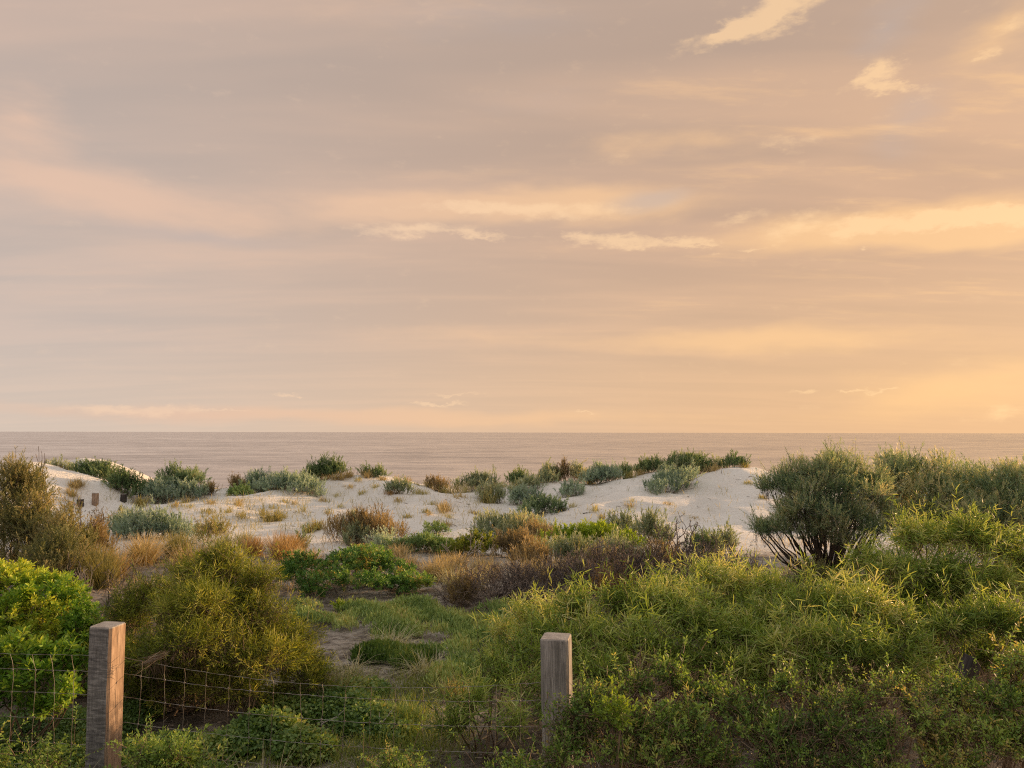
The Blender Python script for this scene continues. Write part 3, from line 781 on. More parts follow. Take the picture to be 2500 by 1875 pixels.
grass(1022, 1058, 1162, 31.0, 'olive gold tuft next along the skyline from the tall golden tuft', mat='olive_grass')
bush('brown', 1042, 1092, 1170, 31.0, 'low greyish scrub on the skyline right of the olive gold tuft', tint=.5)
bush('sage', 1118, 1208, 1158, 31.0, 'grey and rust shrub on the skyline left of the low saddle', tint=.4)
bush('dune_green', 1238, 1296, 1154, 31.5, 'small olive shrub on the skyline over the low saddle', tint=.6)
grass(1180, 1240, 1172, 31, 'pale grass bank in the saddle between the dunes', mat='olive_grass')
bush('sage', 1166, 1228, 1182, 28.4, 'olive grassy shrub where the middle dune ends', tint=.55)
grass(1170, 1232, 1180, 28.1, 'olive grass growing through the shrub where the middle dune ends', mat='olive_grass', n=160)
bush('sage', 1236, 1330, 1180, 29.5, 'pale green shrub in the saddle left of the right dune', tint=.6)
bush('silver', 1246, 1292, 1192, 27.6, 'blue grey shrub low in the saddle above the dark round shrub', tint=.4)
bush('silver', 1280, 1325, 1196, 27.0, 'small blue grey shrub right of its like, low in the saddle', tint=.5)
bush('sage', 1316, 1372, 1138, 31.4, 'rounded grey green shrub on the left shoulder of the right dune', tint=.45)
bush('sage', 1310, 1365, 1165, 30.2, 'pale low shrub on the sand edge under the rounded shoulder shrub', tint=.65)
bush('brown', 1368, 1396, 1119, 31.4, 'narrow dark brown upright shrub on the right dune skyline', tint=.08, n=4)
bush('brown', 1352, 1380, 1141, 31.2, 'dark low shrub at the foot of the narrow upright shrub', tint=.1, n=4)
bush('sage', 1392, 1434, 1127, 31.3, 'yellowish grey shrub right of the narrow dark upright shrub', tint=.8)
bush('silver', 1428, 1520, 1137, 30.6, 'soft spreading grey green shrub on the crest of the right dune', tint=.55, n=9, sl=1.2)
bush('dune_green', 1500, 1546, 1138, 31.3, 'low green shrub between the soft grey shrub and the long crest shrub', tint=.6)
bush('dune_green', 1550, 1640, 1125, 31.4, 'long low olive shrub on the crest of the right dune', tint=.5, n=9)
bush('dune_green', 1636, 1742, 1104, 31.4, 'high green domed shrub near the top of the right dune', tint=.5, n=9)
bush('sage', 1608, 1690, 1132, 31.0, 'pale green scrub below the high domed shrub', tint=.55)
bush('sage', 1736, 1766, 1116, 31.6, 'small pale tuft of scrub right of the high domed shrub', tint=.6)
bush('dune_green', 1756, 1822, 1111, 31.4, 'dark wiry shrub at the top right end of the right dune', tint=.2, lai=.7, sl=.8)
bush('silver', 1572, 1706, 1146, 27.2, 'large silver green shrub lying on the slope of the right dune', n=11, tint=.42, depth=2.0, lumps=[(1600, 1196, -.3, 26, 20), (1632, 1186, 0, 34, 26), (1662, 1174, .4, 32, 22), (1686, 1162, .8, 20, 14), (1640, 1168, .6, 30, 18), (1610, 1210, -.6, 18, 10)])
bush('silver', 1360, 1422, 1176, 27.8, 'small silver shrub alone on the sand of the right dune', n=6, tint=.55, lai=.8)
bush('dune_green', 1272, 1362, 1222, 24.0, 'dark green rounded shrub at the left foot of the right dune', n=8, tint=.35, mat='teatree')
bush('dune_green', 1346, 1388, 1250, 23.5, 'small dark green shrub touching the right of the dark rounded shrub', n=6, tint=.3, mat='teatree')
# small plants on the sand
bush('lime', 1032, 1092, 1277, None, 'small bright green plant alone on the sand below the middle dune', ybase=1304, mat='succulent', tint=.3, n=5, lai=.8)
rt = np.random.default_rng(3)
for px, top in [(520, 1192), (700, 1150), (1000, 1172), (1080, 1172), (1105, 1168), (1150, 1162), (1215, 1168), (1300, 1160), (1345, 1150), (1440, 1146), (1535, 1140), (1580, 1134), (1700, 1118), (1750, 1122), (1825, 1124)]:
    grass(px - 26, px + 26, top, 30.8, 'low dry grass fringe growing along the dune crest', mat=['olive_grass', 'gold', 'pale_grass'][int(rt.integers(3))], name='grass_fringe', group='grass fringe on the dune crest', n=110, clumps=2, w=.006)
TUFTS = [(575, 1222, 14), (590, 1238, 18), (600, 1262, 22), (640, 1262, 30), (655, 1245, 16), (700, 1270, 20), (720, 1235, 14), (745, 1250, 26), (770, 1225, 14), (800, 1255, 22), (815, 1210, 14),
         (830, 1240, 16), (845, 1184, 12), (862, 1178, 14), (880, 1210, 18), (905, 1195, 14), (985, 1222, 16), (1010, 1210, 16), (1030, 1205, 20), (1050, 1208, 16), (1075, 1245, 30), (1062, 1232, 14), (1100, 1195, 14), (1115, 1215, 24),
         (1128, 1212, 16), (1025, 1255, 16), (1045, 1258, 18), (1095, 1262, 20), (1160, 1260, 18), (1175, 1256, 14), (1075, 1282, 18), (980, 1268, 18), (1390, 1240, 20), (1450, 1250, 24), (1470, 1268, 22), (1530, 1240, 20), (1545, 1225, 14),
         (1620, 1228, 12), (1830, 1185, 14), (1870, 1190, 18), (1850, 1215, 16), (520, 1232, 16), (545, 1215, 14), (470, 1242, 18), (500, 1254, 20), (430, 1236, 16), (455, 1226, 22),
         (340, 1240, 30), (300, 1248, 18), (690, 1222, 14), (850, 1262, 20), (760, 1206, 10), (1240, 1262, 14), (1320, 1262, 12), (1680, 1262, 10), (560, 1252, 16), (535, 1268, 18)]
for i, (px, py, hp) in enumerate(TUFTS):
    p = hit(px, py); ww = rt.uniform(12, 26)
    grass(px - ww, px + ww, py - hp, float(p[1]), 'small thin grass tuft standing on the open dune sand', mat=['gold', 'olive_grass', 'pale_grass'][int(rt.integers(3))], name='grass_tuft',
          group='thin grass tufts on the dune sand', n=int(rt.integers(30, 80)), w=.0065, lean=.35, clumps=1, placed=True)
grass(630, 690, 1235, None, 'wide olive grass tuft on the sand below the silver middle dune shrub', mat='olive_grass', ybase=1275, n=260)
grass(735, 810, 1262, None, 'wide pale olive grass clump on the sand left of the brown brush', mat='olive_grass', ybase=1295, n=320)
grass(1060, 1110, 1215, None, 'tall golden grass tuft on the right part of the middle sand', mat='gold', ybase=1252, n=130)
grass(122, 200, 1166, 26.0, 'golden grass running down the left dune face', mat='gold', n=500, depth=1.6)
grass(328, 358, 1205, 25.5, 'pale upright grass by the old stumps', mat='olive_grass', n=150)
grass(420, 470, 1222, 25.5, 'pale olive grass under the grey green shrubs', mat='olive_grass', n=200)

# ------------------------------------------------------------------ scrub at the foot of the dunes (middle distance)
bush('brown', 818, 975, 1240, 19.0, 'tall brown and grey brush in the middle at the dune foot', n=10, tint=.45, depth=1.3, sl=1.25)
bush('sage', 836, 905, 1285, 18.6, 'grey green skirt of the tall brown brush on its left', tint=.35)
bush('silver', 905, 968, 1298, 17.6, 'round pale silver shrub at the right foot of the tall brown brush', tint=.75)
bush('sage', 1160, 1348, 1252, 19.5, 'wide grey shrub with beige top left of the lime green patch', n=11, tint=.55, depth=1.6)
bush('brown', 1268, 1350, 1262, 19.0, 'beige brushy shrub at the right end of the wide grey shrub', tint=.85)
bush('lime', 1340, 1560, 1275, 18.5, 'low lime green mat of bushes before the right dune', n=12, tint=.55, depth=1.2)
bush('sage', 1478, 1562, 1245, 19.8, 'grey shrub behind the lime green mat', tint=.4)
bush('sage', 1550, 1624, 1240, 19.5, 'green grey shrub with tall shoots right of the lime green mat', tint=.25, sl=1.3)
bush('dune_green', 1604, 1644, 1281, 18.5, 'small round green shrub right of the lime green mat', tint=.6, n=4)
bush('dune_green', 1688, 1770, 1305, 17.0, 'olive shrub in front of the right dune beside the dark bare branches', tint=.6)
bush('sage', 1740, 1800, 1295, 17.5, 'grey shrub half hidden left of the big dark bush', tint=.3)
bush('lime', 955, 1112, 1305, 17.2, 'fresh green brush left of the pale curved branches', mat='succulent', n=10, tint=.12, depth=1.2, up=1.3)
bush('lime', 1095, 1215, 1298, 16.8, 'olive green brush behind the pale curved branches', mat='olive', n=9, tint=.35, depth=1.2, up=1.3)
dead_bush(1075, 1200, 1305, 15.8, 'arching bleached bare branches in the middle of the scrub', mat='dead_pale', stems_n=5, depth=3, curl=.16, r0=.010)
bush('sage', 1205, 1330, 1300, 16.4, 'mixed olive and brown shrub below the wide grey shrub', mat='brown_brush', n=8, tint=.35)
bush('sage', 1310, 1470, 1310, 15.8, 'dull grey olive shrub below the lime green mat, left one', n=9, tint=.45, sl=1.2)
bush('sage', 1440, 1580, 1315, 15.4, 'dull grey olive shrub below the lime green mat, right one', n=9, tint=.35, sl=1.2)
bush('brown', 1540, 1680, 1325, 15.4, 'brown twiggy shrub under the dark bare tree', n=9, tint=.25, lai=.7)
dead_bush(1585, 1705, 1255, 16.2, 'dark bare tree with crooked black twigs before the right dune', mat='dead_dark', name='dead_tree', cat='tree', stems_n=4, depth=4, r0=.022, curl=.3, lean=.35, up=.25)
dead_bush(1705, 1800, 1300, 14.2, 'thin dark bare branches left of the big dark bush', mat='dead_dark', stems_n=6, depth=4, r0=.012, curl=.25)
dead_bush(1420, 1570, 1322, 13.2, 'grey brown leafless shrub in the centre right, left of its darker neighbour', mat='dead', stems_n=34, depth=4, kids=3)
dead_bush(1520, 1780, 1318, 12.8, 'large dark tangle of leafless branches right of centre', mat='dead_dark', stems_n=37, depth=4, kids=3)
dead_bush(1100, 1300, 1375, 12.2, 'grey leafless twig bush in the centre, left of two', mat='dead', stems_n=34, depth=4, kids=3)
dead_bush(1240, 1450, 1362, 12.0, 'dark brown leafless twig bush in the centre, right of two', mat='dead_dark', stems_n=39, depth=4, kids=3)
dead_bush(1150, 1400, 1425, 11.2, 'grey dry twigs spilling forward under the leafless bushes', mat='dead', stems_n=23, depth=4, kids=3)
bush('sage', 1090, 1170, 1395, 11.8, 'small brown green scrub left of the leafless twig bushes', mat='brown_brush', tint=.2, lai=.7)
grass(615, 750, 1292, 16.5, 'orange brown grass clump left of centre', mat='orange', n=1400, arch=.4, depth=1.2)
grass(560, 640, 1300, 16.9, 'reddish dry grass behind the olive bush', mat='orange', n=600, tint=.4)
grass(700, 770, 1325, 15.5, 'yellow grass at the right end of the orange clump', mat='gold', n=500)
grass(520, 620, 1285, 18, 'pinkish dry grass along the sand edge', mat='pale_grass', n=500)
bush('dune_green', 722, 755, 1300, 17, 'dark green upright shrub on the right of the orange grass', tint=.4, n=4)
grass(970, 1140, 1342, 15.0, 'golden dry grass in a line behind the dark green shrub', mat='gold', n=1100, arch=.5)
grass(1135, 1245, 1355, 14.2, 'pale golden grass clump above the leafless bushes', mat='gold', n=900)
grass(820, 940, 1330, 15.6, 'straw grass behind the dark green shrub', mat='gold', n=500, tint=.5)
grass(325, 415, 1292, 15.5, 'tall straw coloured grass clump left of the olive bush top', mat='gold', n=900, arch=.7)
grass(400, 500, 1285, 16.4, 'olive gold grass behind the straw grass clump', mat='olive_grass', n=700, tint=.35)
grass(170, 320, 1325, 13.5, 'dark olive sedge band with golden tips on the left', mat='olive_grass', n=1300, tint=.25, arch=.25, depth=1.0)
grass(200, 330, 1316, 14.2, 'golden sedge behind the dark olive sedge band', mat='orange', n=700, tint=.6)
bush('brown', 1660, 1800, 1345, 12.2, 'brown dry scrub between the dark tangle and the big dark bush', n=9, tint=.4, lai=.7)
dead_bush(1690, 1860, 1335, 11.6, 'grey brown leafless twigs in front of the big dark bush', mat='dead', stems_n=30, depth=4, kids=3)
grass(1640, 1760, 1372, 11.0, 'straw grass under the leafless twigs before the big bush', mat='gold', n=500, tint=.5)
bush('brown', 1760, 1900, 1360, 11.0, 'low rusty scrub at the left foot of the big dark bush', n=8, tint=.3, lai=.7)
bush('sage', 1390, 1520, 1345, 14.2, 'grey scrub with dry tips behind the dark brown leafless bush', mat='tan_olive', n=8, tint=.4)
bush('sage', 1245, 1360, 1330, 14.8, 'tan brush above the dark brown leafless bush', mat='brown_brush', n=8, tint=.6)
grass(1240, 1400, 1352, 13.4, 'thin straw grass rising behind the leafless bushes', mat='gold', n=600, tint=.45)
grass(1400, 1560, 1362, 12.6, 'brownish grass among the leafless bushes', mat='orange', n=500, tint=.3)
grass(880, 1000, 1318, 16.4, 'straw grass between the silver shrub and the fresh green brush', mat='gold', n=500, tint=.45)
grass(440, 560, 1312, 15.0, 'tan grass behind the top of the olive bush', mat='gold', n=800, tint=.4)
bush('sage', 470, 560, 1268, 18.8, 'thin grey scrub at the sand edge right of the blue green shrub', mat='tan_olive', n=6, tint=.6, lai=.6)
grass(1030, 1130, 1352, 13.9, 'tall straw grass at the right end of the dark glossy shrub', mat='gold', n=700, tint=.6, arch=.5)
grass(1090, 1190, 1366, 13.0, 'pale straw grass beside the grey leafless twig bush', mat='pale_grass', n=600, tint=.5, arch=.6)
dead_bush(1060, 1180, 1395, 12.0, 'few grey sprawling twigs left of the leafless bushes', mat='dead', stems_n=9, depth=4, curl=.2)
dead_bush(1330, 1480, 1350, 12.6, 'grey upright bare twigs between the leafless bushes', mat='dead', stems_n=12, depth=4, up=.2)
# dark green low shrub of the middle
bush('scaevola', 668, 1078, 1338, 12.9, 'dark glossy green spreading shrub in the middle of the hollow', n=16, tint=.45, depth=1.9, k=1.25, dead=1.5,
     lumps=[(740, 1395, 0, 62, 36), (830, 1385, 0, 75, 38), (900, 1372, .3, 70, 40), (955, 1402, .2, 60, 34), (1015, 1422, 0, 44, 26), (790, 1425, -.4, 80, 30), (900, 1425, -.5, 85, 32), (990, 1430, -.3, 60, 26), (870, 1360, .7, 55, 20), (700, 1410, .2, 30, 26)])
bush('scaevola', 840, 935, 1330, 14.2, 'rusty topped green shrub behind the dark glossy shrub', tint=.75, spread=.5, k=1.3)
# left scrub
bush('teatree', -90, 118, 1126, 15.5, 'tall olive shrub with sunlit crown at the left edge', n=14, tint=.42, depth=2.6, spread=.6, mat='tan_olive', lai=1.15, inner=.35,
     lumps=[(10, 1172, 0, 50, 26), (60, 1178, .2, 45, 26), (90, 1210, .2, 35, 30), (0, 1210, 0, 70, 40), (60, 1240, -.2, 70, 45), (0, 1290, -.3, 80, 50), (90, 1290, -.2, 50, 45), (40, 1340, -.4, 80, 40)])
bush('sage', 80, 225, 1212, 14.8, 'grey olive shrub right of the tall left edge shrub', n=10, tint=.45, depth=1.5, mat='tan_olive')
bush('brown', 180, 285, 1228, 15.6, 'brown twiggy shrub at the right end of the left scrub', n=8, tint=.3)
bush('sage', 40, 215, 1290, 13.2, 'grey green lower shrub in front of the left scrub', n=9, tint=.3, mat='tan_olive')
dead_bush(45, 112, 1124, 16.2, 'bare brown twigs sticking out beside the tall left edge shrub', mat='twig_brown', stems_n=7, depth=4)
dead_bush(180, 250, 1205, 15.2, 'thin bare branch leaning over the brown left shrub', mat='dead', stems_n=2, depth=3)
dead_bush(185, 235, 1385, 10.5, 'pale bleached dead twigs between the lime bush and the olive bush', mat='dead_pale', stems_n=6, depth=3, curl=.12, lean=.3)
dead_bush(150, 330, 1372, 11.5, 'dark shaded dead branches behind the lime bush', mat='dead_dark', stems_n=10, depth=4)

# ------------------------------------------------------------------ big bushes on the right
def big_bush():
    rng = np.random.default_rng(77)
    Y = 13.6; c0 = at(2030, 1405, Y); c = np.array([c0[0], Y, gz(c0[0], Y)])
    root = empty('coastal_shrub', c); tag(root, 'big dark spreading bush with bare trunks in front of the right dune', 'shrub', 'large dark bushes on the right')
    px = [(1945, 1160, 0, 56, 30), (2035, 1145, .3, 42, 32), (2000, 1175, -.2, 80, 40), (2090, 1160, .2, 62, 36), (1905, 1190, 0, 50, 30), (2060, 1205, -.4, 80, 42), (2135, 1195, .2, 60, 40),
          (1960, 1225, -.4, 70, 36), (1925, 1262, -.3, 50, 26), (1890, 1292, -.2, 48, 20), (1855, 1290, 0, 26, 13), (2020, 1260, -.6, 70, 40), (2100, 1262, -.5, 55, 36), (2150, 1235, -.1, 40, 34), (1985, 1300, -.5, 60, 26), (2060, 1310, -.6, 45, 24), (2135, 1290, -.5, 50, 18)]
    lp = []
    for lx, ly, dY, rx, ry in px:
        q = at(lx, ly, Y + dY); s = (Y + dY) / F; lp.append((q, np.array([rx * s * 1.02, rx * s * .8, ry * s * .92])))
    LV, TB, TW = Leaves(), Tubes(6), Tubes(5)
    kd = dict(KINDS['teatree']); kd['up'] = .8
    P, O = shoots(rng, sublumps(rng, lp, 7, .55), 5000, .5, stray=.1); leaf_shoots(LV, TW, rng, P, O, kd, 1.3, .45, .6)
    for q, s in lp:
        for j in range(3):
            e = q + rand_dirs(rng, 1)[0] * s * .5
            b = c + np.array([rng.normal() * .16, rng.normal() * .12, -.05])
            m = b + (e - b) * .45 + np.array([(e - b)[0] * .15, 0, -.06 + rng.normal() * .06])
            t = np.linspace(0, 1, 9)[:, None]
            TB.add(b * (1 - t) ** 2 + m * 2 * t * (1 - t) + e * t ** 2 + rng.normal(size=(9, 3)) * .014, np.linspace(.030 * rng.uniform(.7, 1.2), .007, 9))
    sprays(LV, TW, rng, lp, kd, 1.3, .55, 40)
    n = 420; Pd, Od = shoots(rng, lp, n, .55, -1); sd = unit(rng.normal(size=(n, 3)) + Od * .6); TW.sticks(Pd - sd * .15, Pd + sd * .2, .004, .0015)
    link('trunk', TB.mesh('trunk'), M['bark'], root); link('branches', TW.mesh('branches'), M['bark'], root)
    tag(link('foliage', LV.mesh('foliage'), M['teatree'], root), kind='stuff')
big_bush()
bush('teatree', 2150, 2400, 1125, 15.2, 'pale green tall bush right of the big dark bush', n=14, tint=.62, spread=.6, lai=1.0, inner=.3, depth=2.0, sl=1.1, group='large dark bushes on the right',
     lumps=[(2215, 1150, 0, 60, 28), (2290, 1160, 0, 60, 34), (2350, 1180, 0, 50, 36), (2260, 1205, -.3, 75, 40), (2330, 1225, -.3, 60, 40), (2280, 1255, -.5, 60, 36), (2200, 1190, .3, 40, 36), (2350, 1260, -.3, 50, 36), (2180, 1150, .4, 45, 26), (2170, 1210, .3, 45, 36), (2400, 1200, 0, 50, 40), (2390, 1280, -.2, 60, 40), (2300, 1310, -.4, 90, 40), (2210, 1280, -.2, 50, 36)])
bush('teatree', 2360, 2560, 1148, 14.6, 'grey green bush at the right edge with bare stems below', n=12, tint=.55, spread=.6, lai=1.0, inner=.3, depth=1.8, group='large dark bushes on the right',
     lumps=[(2420, 1175, 0, 60, 30), (2490, 1185, 0, 60, 34), (2450, 1220, -.3, 70, 36), (2520, 1240, -.2, 60, 45), (2410, 1265, -.5, 60, 30), (2470, 1285, -.5, 70, 30), (2550, 1180, .2, 50, 40), (2400, 1215, 0, 50, 45), (2550, 1300, 0, 60, 50), (2380, 1300, -.3, 60, 40)])
bush('teatree', 1890, 2080, 1362, 11.6, 'low olive scrub hiding the foot of the big dark bush', mat='tan_olive', n=9, tint=.25, depth=.9)
bush('dune_green', 2272, 2360, 1116, 19.0, 'dark rounded crown rising behind the pale tall bush', tint=.3, n=8)
bush('dune_green', 2160, 2262, 1118, 18.0, 'dark green crown behind the gap of the big bushes', tint=.35, n=8)
bush('brown', 2440, 2468, 1130, 17, 'narrow upright shoot of scrub above the right edge bush', tint=.15, n=4)
bush('brown', 2405, 2432, 1137, 17.5, 'small narrow shoot left of the upright shoot above the right edge bush', tint=.15, n=4)
bush('brown', 2482, 2530, 1150, 17, 'dark twiggy crown at the far right edge skyline', tint=.1, n=4)

# ------------------------------------------------------------------ foreground
bush('green', -70, 150, 1362, 8.2, 'bright yellow green bush with small paddle leaves at the left edge', n=11, tint=.62, depth=1.3, k=1.0, lai=1.0,
     lumps=[(20, 1420, 0, 80, 50), (95, 1440, .1, 75, 48), (-40, 1440, 0, 80, 60), (40, 1490, -.3, 90, 60), (130, 1500, -.1, 75, 60), (-30, 1520, -.2, 95, 65), (90, 1560, -.3, 95, 65), (10, 1570, -.3, 95, 65), (175, 1560, -.1, 60, 60), (190, 1480, .1, 50, 50)])
bush('green', 88, 225, 1372, 9.0, 'olive green rounded bush behind the yellow green left bush', n=8, tint=.3, mat='lime', depth=1.0)
bush('green', -80, 222, 1540, 6.2, 'glossy bright green leafy bush behind the wire mesh left of the left post', n=12, tint=.42, depth=.9, k=1.05,
     lumps=[(30, 1600, 0, 80, 45), (120, 1600, 0, 75, 42), (180, 1630, .1, 50, 40), (-30, 1630, 0, 80, 55), (70, 1670, -.2, 90, 55), (160, 1700, -.2, 60, 45), (-20, 1710, -.1, 90, 50), (100, 1735, -.2, 70, 35)])
bush('olive', 212, 832, 1318, 7.4, 'large rounded olive gold wattle bush behind the left post', n=20, tint=.45, spread=.55, depth=1.9, stem=26, dead=1.0,
     lumps=[(545, 1385, .1, 88, 55), (480, 1425, .1, 105, 60), (600, 1440, .1, 95, 65), (385, 1465, .1, 100, 55), (310, 1515, 0, 80, 70), (480, 1500, -.3, 170, 85), (640, 1520, -.1, 110, 85), (715, 1570, .1, 75, 70), (500, 1580, -.5, 190, 95), (380, 1620, -.3, 130, 85), (640, 1610, -.3, 140, 80), (560, 1680, -.4, 150, 65), (740, 1640, 0, 75, 70), (285, 1620, .1, 80, 85), (430, 1690, -.2, 120, 60), (330, 1690, -.1, 90, 55)])
bush('salt', 300, 545, 1722, 4.75, 'low yellowish saltbush right of the left post base', n=10, tint=.32, depth=.7, mat='salt', lai=1.1)
bush('salt', 40, 220, 1790, 4.55, 'low dry green scrub left of the left post base', n=8, tint=.35, depth=.6)
bush('salt', -60, 60, 1800, 4.6, 'tan and green scrub in the bottom left corner', n=8, tint=.55, depth=.6)
bush('salt', 470, 600, 1815, 4.6, 'small green plant at the bottom edge between the posts', n=6, tint=.45, mat='herb')
bush('green', 130, 300, 1450, 7.9, 'mid green leafy bush between the lime bush and the olive bush', n=8, tint=.2, depth=1.0, k=1.0)
# wattle on the right
G_W = 'strap leaved wattle bushes on the right'
bush('wattle', 1290, 1720, 1440, 6.9, 'strap leaved wattle bush just behind the right post', n=14, tint=.42, depth=1.5, group=G_W, spread=.6, stem=22, k=1.0,
     lumps=[(1400, 1500, .2, 90, 50), (1520, 1490, .2, 100, 60), (1640, 1480, .3, 100, 60), (1450, 1570, -.2, 110, 60), (1590, 1570, -.3, 120, 65), (1340, 1580, 0, 70, 60), (1500, 1640, -.5, 130, 60), (1660, 1630, -.4, 100, 60), (1380, 1660, -.3, 90, 50), (1740, 1560, -.1, 90, 60), (1760, 1640, -.3, 100, 60), (1700, 1530, 0, 90, 60)])
bush('wattle', 1560, 1960, 1378, 8.2, 'yellow green wattle with sunlit top before the dark tangle', n=14, tint=.55, depth=1.5, group=G_W, spread=.6, stem=20, k=1.0,
     lumps=[(1650, 1440, .2, 80, 45), (1720, 1400, .2, 60, 34), (1780, 1430, 0, 90, 50), (1870, 1450, .1, 80, 50), (1700, 1490, -.3, 110, 60), (1830, 1520, -.3, 110, 65), (1930, 1490, 0, 60, 50), (1610, 1500, 0, 60, 50)])
bush('wattle', 1800, 2260, 1440, 6.9, 'dense light green wattle in the middle of the right foreground', n=14, tint=.48, depth=1.5, group=G_W, spread=.6, stem=22, k=1.0,
     lumps=[(1880, 1510, .1, 90, 50), (1990, 1490, .2, 100, 55), (2100, 1500, .1, 100, 60), (2190, 1540, 0, 80, 60), (1930, 1580, -.3, 120, 65), (2060, 1590, -.4, 120, 70), (2170, 1620, -.3, 90, 60), (1850, 1620, -.2, 90, 60), (2000, 1660, -.5, 120, 55), (1800, 1560, 0, 90, 60), (2240, 1600, 0, 80, 60), (2230, 1670, -.2, 80, 50), (2120, 1680, -.4, 90, 50), (1860, 1690, -.4, 100, 45)])
bush('wattle', 1960, 2560, 1262, 8.6, 'tall wattle rising at the right edge below the grey bushes', n=16, tint=.42, depth=2.0, lai=.8, group=G_W, spread=.6, stem=26, k=1.0,
     lumps=[(2120, 1370, .1, 80, 50), (2240, 1320, .2, 100, 50), (2350, 1320, .1, 100, 60), (2460, 1340, .1, 100, 70), (2190, 1410, -.2, 120, 70), (2330, 1420, -.3, 130, 75), (2470, 1440, -.2, 110, 80), (2080, 1450, 0, 80, 60), (2230, 1500, -.3, 130, 70), (2400, 1520, -.3, 130, 80), (2540, 1400, 0, 80, 90)])
bush('wattle', 2230, 2580, 1470, 7.0, 'shaded dark green wattle above the saltbush at the right edge', n=12, tint=.28, depth=1.3, group=G_W, spread=.6, stem=18, k=1.0,
     lumps=[(2320, 1540, .1, 90, 55), (2440, 1520, .1, 100, 60), (2540, 1540, 0, 80, 70), (2420, 1610, .3, 110, 60), (2290, 1640, .2, 60, 50), (2540, 1640, -.1, 80, 60)])
bush('wattle', 1040, 1345, 1545, 6.2, 'loose low strap leaved scrub left of the right post', n=12, tint=.34, depth=1.2, lai=.6, group=G_W, spread=.6, k=.95,
     lumps=[(1290, 1600, .3, 60, 50), (1200, 1640, .2, 80, 50), (1280, 1690, 0, 80, 60), (1150, 1710, -.1, 90, 50), (1250, 1770, -.3, 100, 55), (1110, 1780, -.2, 80, 50), (1330, 1760, -.1, 40, 70)])
bush('wattle', 1190, 1420, 1440, 8.6, 'fringe of wattle shoots in front of the leafless bushes', n=8, tint=.6, depth=.9, lai=.7, group=G_W, spread=.6, k=1.0,
     lumps=[(1290, 1510, 0, 60, 40), (1370, 1500, .1, 70, 45), (1230, 1540, 0, 50, 36), (1330, 1550, -.2, 80, 45), (1430, 1520, 0, 50, 45)])
# saltbush in front of the right post
G_S = 'saltbush along the bottom right'
bush('salt', 1345, 1800, 1655, 4.35, 'dark saltbush climbing over the foot of the right post', n=16, tint=.36, spread=.6, depth=.8, group=G_S, dead=4, stem=16,
     lumps=[(1460, 1720, .1, 80, 45), (1550, 1680, .1, 70, 40), (1640, 1655, .12, 70, 45), (1720, 1710, .1, 70, 55), (1520, 1780, -.1, 110, 60), (1660, 1780, -.1, 110, 65), (1420, 1810, -.05, 60, 50), (1400, 1790, -.1, 75, 60), (1370, 1850, -.2, 90, 60), (1435, 1735, -.05, 75, 55), (1560, 1850, -.2, 120, 50), (1720, 1850, -.2, 110, 50), (1770, 1730, 0, 60, 60)])
bush('salt', 1770, 2240, 1650, 4.3, 'wide dark green saltbush in the bottom right', n=16, tint=.32, spread=.6, depth=.8, group=G_S, dead=4, stem=16,
     lumps=[(1840, 1735, .1, 70, 45), (1935, 1690, .12, 70, 45), (2050, 1720, .1, 80, 45), (2160, 1680, .12, 70, 42), (2235, 1720, .1, 60, 40), (1880, 1790, -.1, 110, 65), (2030, 1790, -.1, 120, 65), (2160, 1800, -.1, 100, 60), (1930, 1860, -.2, 130, 50), (2110, 1860, -.2, 120, 50)])
bush('salt', 2180, 2580, 1575, 4.4, 'bright green saltbush in the bottom right corner', n=14, tint=.52, spread=.55, depth=.8, group=G_S, dead=3, stem=14,
     lumps=[(2470, 1655, .15, 55, 38), (2500, 1620, .1, 70, 50), (2330, 1710, .1, 90, 50), (2440, 1720, 0, 100, 60), (2540, 1710, 0, 70, 70), (2270, 1780, -.1, 80, 60), (2400, 1800, -.1, 110, 65), (2520, 1820, -.1, 90, 70), (2330, 1860, -.2, 110, 45)])
bush('salt', 1120, 1420, 1790, 4.2, 'pale tipped saltbush at the bottom edge below the right post', n=10, tint=.42, spread=.5, depth=.6, group=G_S, dead=1.0)
bush('salt', 835, 1130, 1800, 4.6, 'dark low saltbush at the bottom edge left of the right post', n=10, tint=.4, spread=.5, depth=.7, group=G_S, dead=1.0, mat='salt')
bush('green', 1425, 1545, 1690, 4.1, 'small vivid green sprig in the saltbush right of the right post', n=5, tint=.1, depth=.15, mat='lime', k=.6, lai=.6, stem=3,
     lumps=[(1455, 1745, 0, 22, 14), (1490, 1725, .02, 24, 16), (1520, 1735, 0, 22, 20), (1515, 1770, -.02, 18, 14)])

# grass and small plants of the hollow
grass(895, 1060, 1492, None, 'pale arching grass tussock in the green hollow', mat='pale_grass', ybase=1585, n=260, arch=1.5, lean=.7, clumps=2)
grass(1000, 1100, 1572, None, 'second pale arching tussock nearer the right post', mat='pale_grass', ybase=1655, n=200, arch=1.4, lean=.7, clumps=1)
grass(785, 885, 1605, None, 'coarse brown grass stump at the foot of the olive bush', mat='olive_grass', ybase=1705, n=260, arch=1.0, lean=.6, clumps=2, tint=.25, w=.009)
grass(825, 900, 1560, None, 'dry pale grass beside the olive bush', mat='pale_grass', ybase=1645, n=90, arch=1.6, lean=.8, clumps=1)
grass(950, 1040, 1700, None, 'fresh green grass clump in front of the path', mat='herb', ybase=1775, n=420, arch=.5, tint=.6, clumps=3)
grass(625, 700, 1800, 5.0, 'pale dry stalks at the bottom edge between the posts', mat='pale_grass', n=40, lean=.5, clumps=2)
grass(680, 730, 1830, 4.9, 'few dry stalks right of the bottom edge stalks', mat='pale_grass', n=22, lean=.5, clumps=1)
